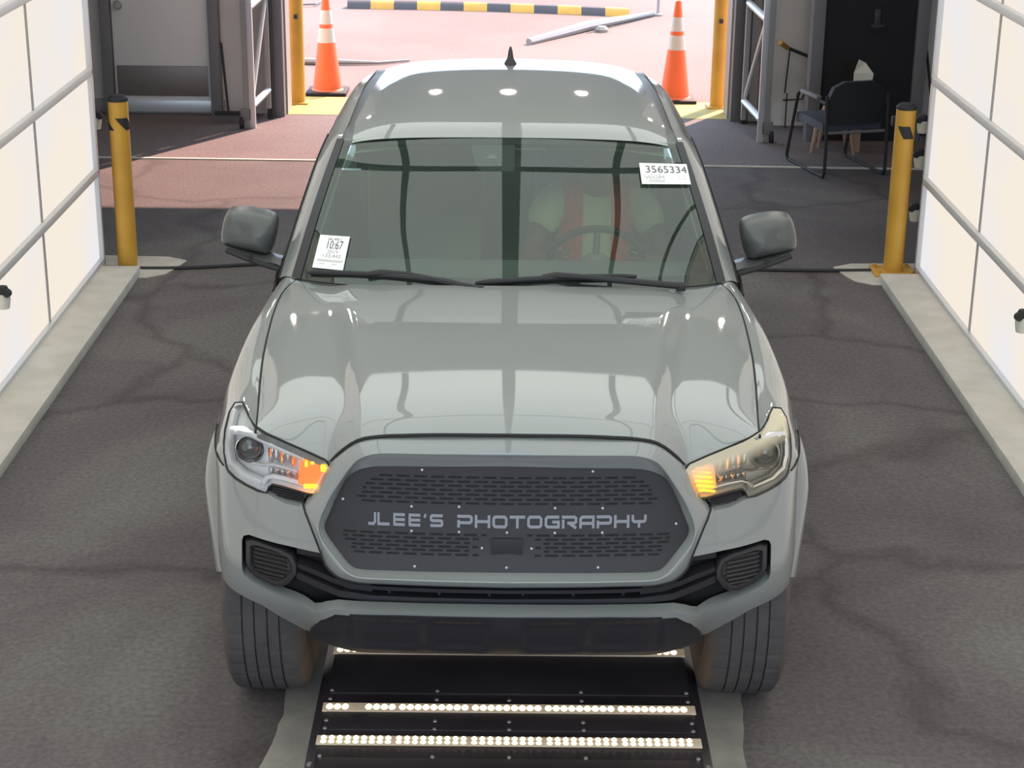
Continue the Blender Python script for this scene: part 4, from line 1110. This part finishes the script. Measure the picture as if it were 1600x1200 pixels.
# mirrors
for sg in (1, -1):
    r = empty('side_mirror', T((sg*.99, 6.6, 1.3))); r.parent = TR; o0 = Vector(r.location)
    q = lambda p: (p[0]*sg-o0.x, p[1]-OY-o0.y, p[2]-o0.z)
    ol = [(.900, 1.262), (.888, 1.31), (.882, 1.355), (.892, 1.378), (.93, 1.392), (1.0, 1.402), (1.062, 1.398), (1.082, 1.375), (1.094, 1.335), (1.098, 1.30), (1.090, 1.278), (1.03, 1.262), (.96, 1.248), (.915, 1.240)]
    cx, cz = .99, 1.325
    mb = MB(); rings = []
    for s_, y in ((1, 6.665), (1.0, 6.62), (.965, 6.585), (.86, 6.555), (.6, 6.535), (.25, 6.53)):
        rg = [(cx+(a-cx)*s_, y+.10*(a-.9)*(1-.3*s_)+.25*max(0, b-1.33), cz+(b-cz)*s_) for a, b in catmull([Vector((a, b)) for a, b in ol+[ol[0]]], 3)]
        rings.append([q(p) for p in rg])
    mb.grid(rings); mb.add(rings[-1], [tuple(range(len(rings[-1])))]); mb.build('housing', MIRP, r, smooth=60)
    mb = MB(); rg = [q((cx+(a-cx)*.94, 6.66, cz+(b-cz)*.94)) for a, b in ol]; mb.add(rg, [tuple(range(len(rg)))]); mb.build('mirror_glass', CHROME, r, smooth=0)
    mb = MB()
    rows = [[(.86, 6.50, 1.222), (.86, 6.60, 1.232), (.86, 6.62, 1.200)], [(.93, 6.52, 1.236), (.93, 6.62, 1.245), (.93, 6.62, 1.215)], [(1.0, 6.54, 1.253), (1.0, 6.64, 1.262), (1.0, 6.63, 1.235)], [(1.08, 6.56, 1.282), (1.08, 6.64, 1.285), (1.08, 6.64, 1.262)]]
    mb.grid([[q(p) for p in rw+[rw[0]]] for rw in loft(rows, 3, 2)]); mb.build('arm', MIRP, r, smooth=50)
    mb = MB(); mb.tube([q(p) for p in [(.862, 6.505, 1.205), (.93, 6.52, 1.221), (1.0, 6.54, 1.240), (1.07, 6.56, 1.262)]], .012, 8)
    mb.box(q((.975, 6.528, 1.243)), (.006, .02, .035)); mb.build('arm_underside', RUBBER, r)

# ---- rear of cab, bed
mb = MB(); mb.box(T((0, 8.2, .95)), (1.68, .03, .5)); mb.box(T((0, 8.2, 1.62)), (1.15, .03, .08)); mb.build('cab_back', PAINT, TR)
mb = MB(); mb.grid([[T((-.78, 8.22, 1.19)), T((.78, 8.22, 1.19))], [T((-.62, 8.2, 1.6)), T((.62, 8.2, 1.6))]]); mb.build('rear_window', SGLASS, TR)
mb = MB()
for sg in (1, -1): mb.box(T((sg*.84, 9.1, .86)), (.12, 1.66, .5), bev=.03)
mb.box(T((0, 9.9, .86)), (1.6, .06, .5), bev=.01); mb.box(T((0, 8.3, .86)), (1.6, .05, .5)); mb.box(T((0, 9.1, .66)), (1.6, 1.6, .04)); mb.build('cargo_bed', PAINT, TR)

# ---- interior
mb = MB(); rows = []
for i in range(11):
    u = -.96+1.92*i/10; b = wp(u, .03, -.03); rows.append([T((b.x, b.y, b.z-.01)), T((b.x, b.y+.2, b.z-.0)), T((b.x, 6.72, 1.19)), T((b.x, 6.80, 1.13)), T((b.x, 6.84, .85))])
mb.grid(rows); mb.box(T((0, 7.3, .62)), (1.55, 1.8, .05)); mb.build('dashboard', DASH, TR, smooth=50)
def seat(x):
    r = empty('front_seat', T((x, 7.35, .65))); r.parent = TR
    mb = MB(); mb.box((0, -.1, .1), (.5, .52, .16), bev=.05); mb.build('cushion', SEATM, r)
    mb = MB(); mb.box((0, .22, .45), (.5, .13, .62), rx=-.25, bev=.05); mb.build('backrest', SEATM, r)
    mb = MB(); mb.box((0, .33, .84), (.27, .1, .17), rx=-.15, bev=.04); mb.tube([(-.05, .3, .72), (-.05, .32, .8)], .008, 6); mb.tube([(.05, .3, .72), (.05, .32, .8)], .008, 6); mb.build('headrest', SEATM, r)
seat(-.36); seat(.36)
mb = MB(); mb.box(T((0, 7.98, 1.0)), (1.35, .14, .6), rx=-.2, bev=.05); mb.box(T((0, 7.8, .78)), (1.35, .4, .15), bev=.04); mb.build('rear_bench', SEATM, TR)
swr = empty('steering_wheel', T((.345, 6.88, 1.135))); swr.parent = TR; swr.rotation_euler = (math.radians(-62), 0, 0)
mb = MB(); mb.tube([(.185*math.cos(a), .185*math.sin(a), 0) for a in [2*PI*k/36 for k in range(36)]], .015, 8, closed=True); mb.build('rim', RUBBER, swr)
mb = MB(); mb.lathe([(0, .0), (.06, .0), (.075, -.02), (.06, -.05), (0, -.05)], n=20)
for a in (0, PI, -PI/2): mb.tube([(.05*math.cos(a), .05*math.sin(a), -.02), (.18*math.cos(a), .18*math.sin(a), 0)], .014, 6)
mb.tube([(0, 0, -.04), (0, -.0, -.28)], .03, 8); mb.build('hub', DASH, swr)

# ================================================================== PAPERS ON THE WINDSHIELD
def sticker(u0, v0, u1, v1, skew, name, label, items, flip=False, lift=.006):
    """items: (text, cx, cy, size, sx, ink) in 0..1 card space"""
    def c(a, b): return wp(u0+(u1-u0)*a+skew*b, v0+(v1-v0)*b, lift)
    mb = MB(); mb.grid([[c(i/6, k/6) for i in range(7)] for k in range(7)])
    wv = (wp(u1, v0)-wp(u0, v0)).length; hv = (wp(u0, v1)-wp(u0, v0)).length
    for it in items:
        if it[0] == '#bar':
            _, a0, b0, a1, b1, n_, mi_ = it
            for k in range(n_):
                if k % 2: continue
                x0 = a0+(a1-a0)*k/n_; x1 = a0+(a1-a0)*(k+.8)/n_
                def e(a, b): return wp(u0+(u1-u0)*a+skew*b, v0+(v1-v0)*b, lift+.0015)
                mb.add([e(x0, b0), e(x1, b0), e(x1, b1), e(x0, b1)], [(0, 1, 2, 3)], mi_)
        else:
            tx, cx_, cy_, size, sx_, mi_ = it
            V, F_ = text_mesh(tx, size, lambda x, y: wp(u0+(u1-u0)*(cx_+x/wv)+skew*(cy_+y/hv), v0+(v1-v0)*(cy_+y/hv), lift+.0015), None, '', None, sx_)
            mb.add(V, F_, mi_)
    ctr = c(.5, .5)
    mb.v = [tuple(Vector(p)-ctr) for p in mb.v]
    o = mb.build(name, [WHITEP, INK, INKL], smooth=0, weld=False); o.location = ctr+Vector((.01, 0, 0)); tag(o, label, 'paper label')
sticker(-.945, .075, -.79, .285, -.004, 'paper_label', 'white paper label reading 10:67 inside the lower left windshield corner',
        [('Sale 2026 1', .53, .885, .0135, 1, 1), ('10:67', .55, .70, .050, .68, 1), ('2019', .54, .50, .020, 1.25, 2), ('133,442', .53, .375, .020, 1.3, 2),
         ('#bar', .1, .20, .93, .27, 61, 2), ('#bar', .2, .13, .8, .145, 3, 2), ('#bar', .3, .96, .9, .968, 3, 2)])
sticker(.72, .655, .995, .81, .012, 'paper_label', 'white paper tag reading 3565334 over the upper right windshield corner',
        [('3565334', .54, .68, .052, .95, 1), ('WOM', .28, .30, .026, 1.2, 2), ('#bar', .16, .08, .48, .2, 25, 2), ('#bar', .18, .43, .42, .45, 3, 2), ('#bar', .76, .38, .93, .40, 3, 2), ('#bar', .76, .24, .93, .26, 3, 2)], lift=.012)

# ================================================================== DRIVER
def skinned(name, verts, edges, radii, m, parent, sub=2):
    me = bpy.data.meshes.new(name); me.from_pydata(verts, edges, []); o = bpy.data.objects.new(name, me); COL.objects.link(o)
    md = o.modifiers.new('s', 'SKIN'); me.skin_vertices.new() if not me.skin_vertices else None
    sv = me.skin_vertices[0].data
    for i, r_ in enumerate(radii): sv[i].radius = (r_, r_) if not isinstance(r_, tuple) else r_; sv[i].use_root = (i == 0)
    ms = o.modifiers.new('b', 'SUBSURF'); ms.levels = sub; ms.render_levels = sub
    dg = bpy.context.evaluated_depsgraph_get(); dg.update(); nm = bpy.data.meshes.new_from_object(o.evaluated_get(dg)); bpy.data.objects.remove(o)
    nm.polygons.foreach_set('use_smooth', [True]*len(nm.polygons)); nm.materials.clear(); nm.materials.append(m)
    o = bpy.data.objects.new(name, nm); COL.objects.link(o); o.parent = parent; return o
DR = empty('person', (.37, 7.22, .78)); tag(DR, 'person in cream shirt and orange vest driving the truck behind the windshield', 'person')
# joints relative to seat point
Vv = [(0, .02, .08), (0, .03, .25), (0, .02, .42), (0, .0, .55), (0, -.01, .62), (0, -.03, .70), (0, -.035, .78), (0, -.02, .86),
      (.10, .01, .54), (.19, .0, .52), (.27, -.13, .34), (.25, -.27, .33), (.155, -.335, .37),
      (-.10, .01, .54), (-.19, .0, .52), (-.27, -.13, .34), (-.25, -.27, .33), (-.155, -.335, .37),
      (.1, -.02, .05), (.13, -.42, .10), (.13, -.55, -.2), (.13, -.66, -.24), (-.1, -.02, .05), (-.14, -.42, .10), (-.14, -.55, -.2), (-.14, -.66, -.24)]
Ev = [(0, 1), (1, 2), (2, 3), (3, 4), (4, 5), (5, 6), (6, 7), (3, 8), (8, 9), (9, 10), (10, 11), (11, 12), (3, 13), (13, 14), (14, 15), (15, 16), (16, 17), (0, 18), (18, 19), (19, 20), (20, 21), (0, 22), (22, 23), (23, 24), (24, 25)]
Rv = [(.16, .12), (.15, .11), (.16, .11), (.10, .08), .055, .062, (.078, .095), (.06, .07), .065, .06, .042, .038, .026, .065, .06, .042, .038, .026, .09, .065, .05, .04, .09, .065, .05, .04]
body = skinned('body', Vv, Ev, Rv, SKIN, DR)
body.parent = DR
# hands: palm + fingers closing around the rim
for sg in (1, -1):
    vs_ = [(sg*.155, -.335, .37), (sg*.15, -.36, .385)]; es = [(0, 1)]; rs = [.028, (.03, .016)]
    for k in range(4):
        b = len(vs_); z = .40-k*.018; base = (sg*(.148+.004*k), -.375, z); vs_ += [base, (sg*.142, -.392, z+.012-.004*k), (sg*.128, -.388, z+.014-.005*k), (sg*.122, -.370, z+.010-.005*k)]
        es += [(1, b), (b, b+1), (b+1, b+2), (b+2, b+3)]; rs += [.0095, .009, .0085, .008]
    b = len(vs_); vs_ += [(sg*.14, -.35, .40), (sg*.125, -.355, .415), (sg*.115, -.37, .42)]; es += [(0, b), (b, b+1), (b+1, b+2)]; rs += [.011, .010, .009]
    skinned('hand', vs_, es, rs, SKIN, body, 1)
shirt = skinned('shirt', Vv[:4]+[Vv[8], Vv[9], (.245, -.085, .40), Vv[13], Vv[14], (-.245, -.085, .40)], [(0, 1), (1, 2), (2, 3), (3, 4), (4, 5), (5, 6), (3, 7), (7, 8), (8, 9)],
                [(.18, .14), (.175, .135), (.18, .13), (.115, .095), .085, .088, .078, .085, .088, .078], SHIRT, body)
vm = shirt.data.copy(); bm = bmesh.new(); bm.from_mesh(vm)
for px_ in (-.135, -.058, .058, .135): bmesh.ops.bisect_plane(bm, geom=bm.verts[:]+bm.edges[:]+bm.faces[:], plane_co=(px_, 0, 0), plane_no=(1, 0, 0))
bmesh.ops.delete(bm, geom=[f for f in bm.faces if not (.058 < abs(f.calc_center_median().x) < .135 and f.calc_center_median().z > .05)], context='FACES')
for v in bm.verts: v.co += v.normal*.010
bm.to_mesh(vm); bm.free(); vm.materials.clear(); vm.materials.append(VEST)
vo_ = bpy.data.objects.new('vest', vm); COL.objects.link(vo_); vo_.parent = body
skinned('trousers', [Vv[0], Vv[18], Vv[19], Vv[20], Vv[22], Vv[23], Vv[24]], [(0, 1), (1, 2), (2, 3), (0, 4), (4, 5), (5, 6)], [(.19, .14), .105, .08, .062, .105, .08, .062], TROUS, body)
# face: eyes, nose, mouth, ears
hc = Vector((0, -.03, .78))
mb = MB()
for sg in (1, -1): mb.lathe([(.0, -.008), (.010, -.005), (.012, 0)], (sg*.03, -.118, .785), 10, 'Y')
mb.build('eyes', CREAM, body)
mb = MB(); mb.tube([(0, -.115, .79), (0, -.136, .755), (0, -.12, .748)], [.007, .013, .009], 8); mb.tube([(-.02, -.118, .722), (0, -.124, .720), (.02, -.118, .722)], .005, 6)
for sg in (1, -1): mb.lathe([(0, -.01), (.022, -.008), (.026, 0), (.018, .008)], (sg*.082, -.02, .775), 12, 'X')
mb.build('face_features', SKIN, body)
mb = MB(); rows = []
for i in range(8):
    ph = i/7*1.75; rows.append([(.092*math.sin(ph)*math.cos(a), -.02+.112*math.sin(ph)*math.sin(a)*(1 if math.sin(a) > 0 else .88), .80+.105*math.cos(ph)+(.03 if math.sin(a) < -.3 and i == 7 else 0)) for a in [2*PI*k/24 for k in range(25)]])
mb.grid(rows); mb.build('hair', HAIR, body, smooth=60)
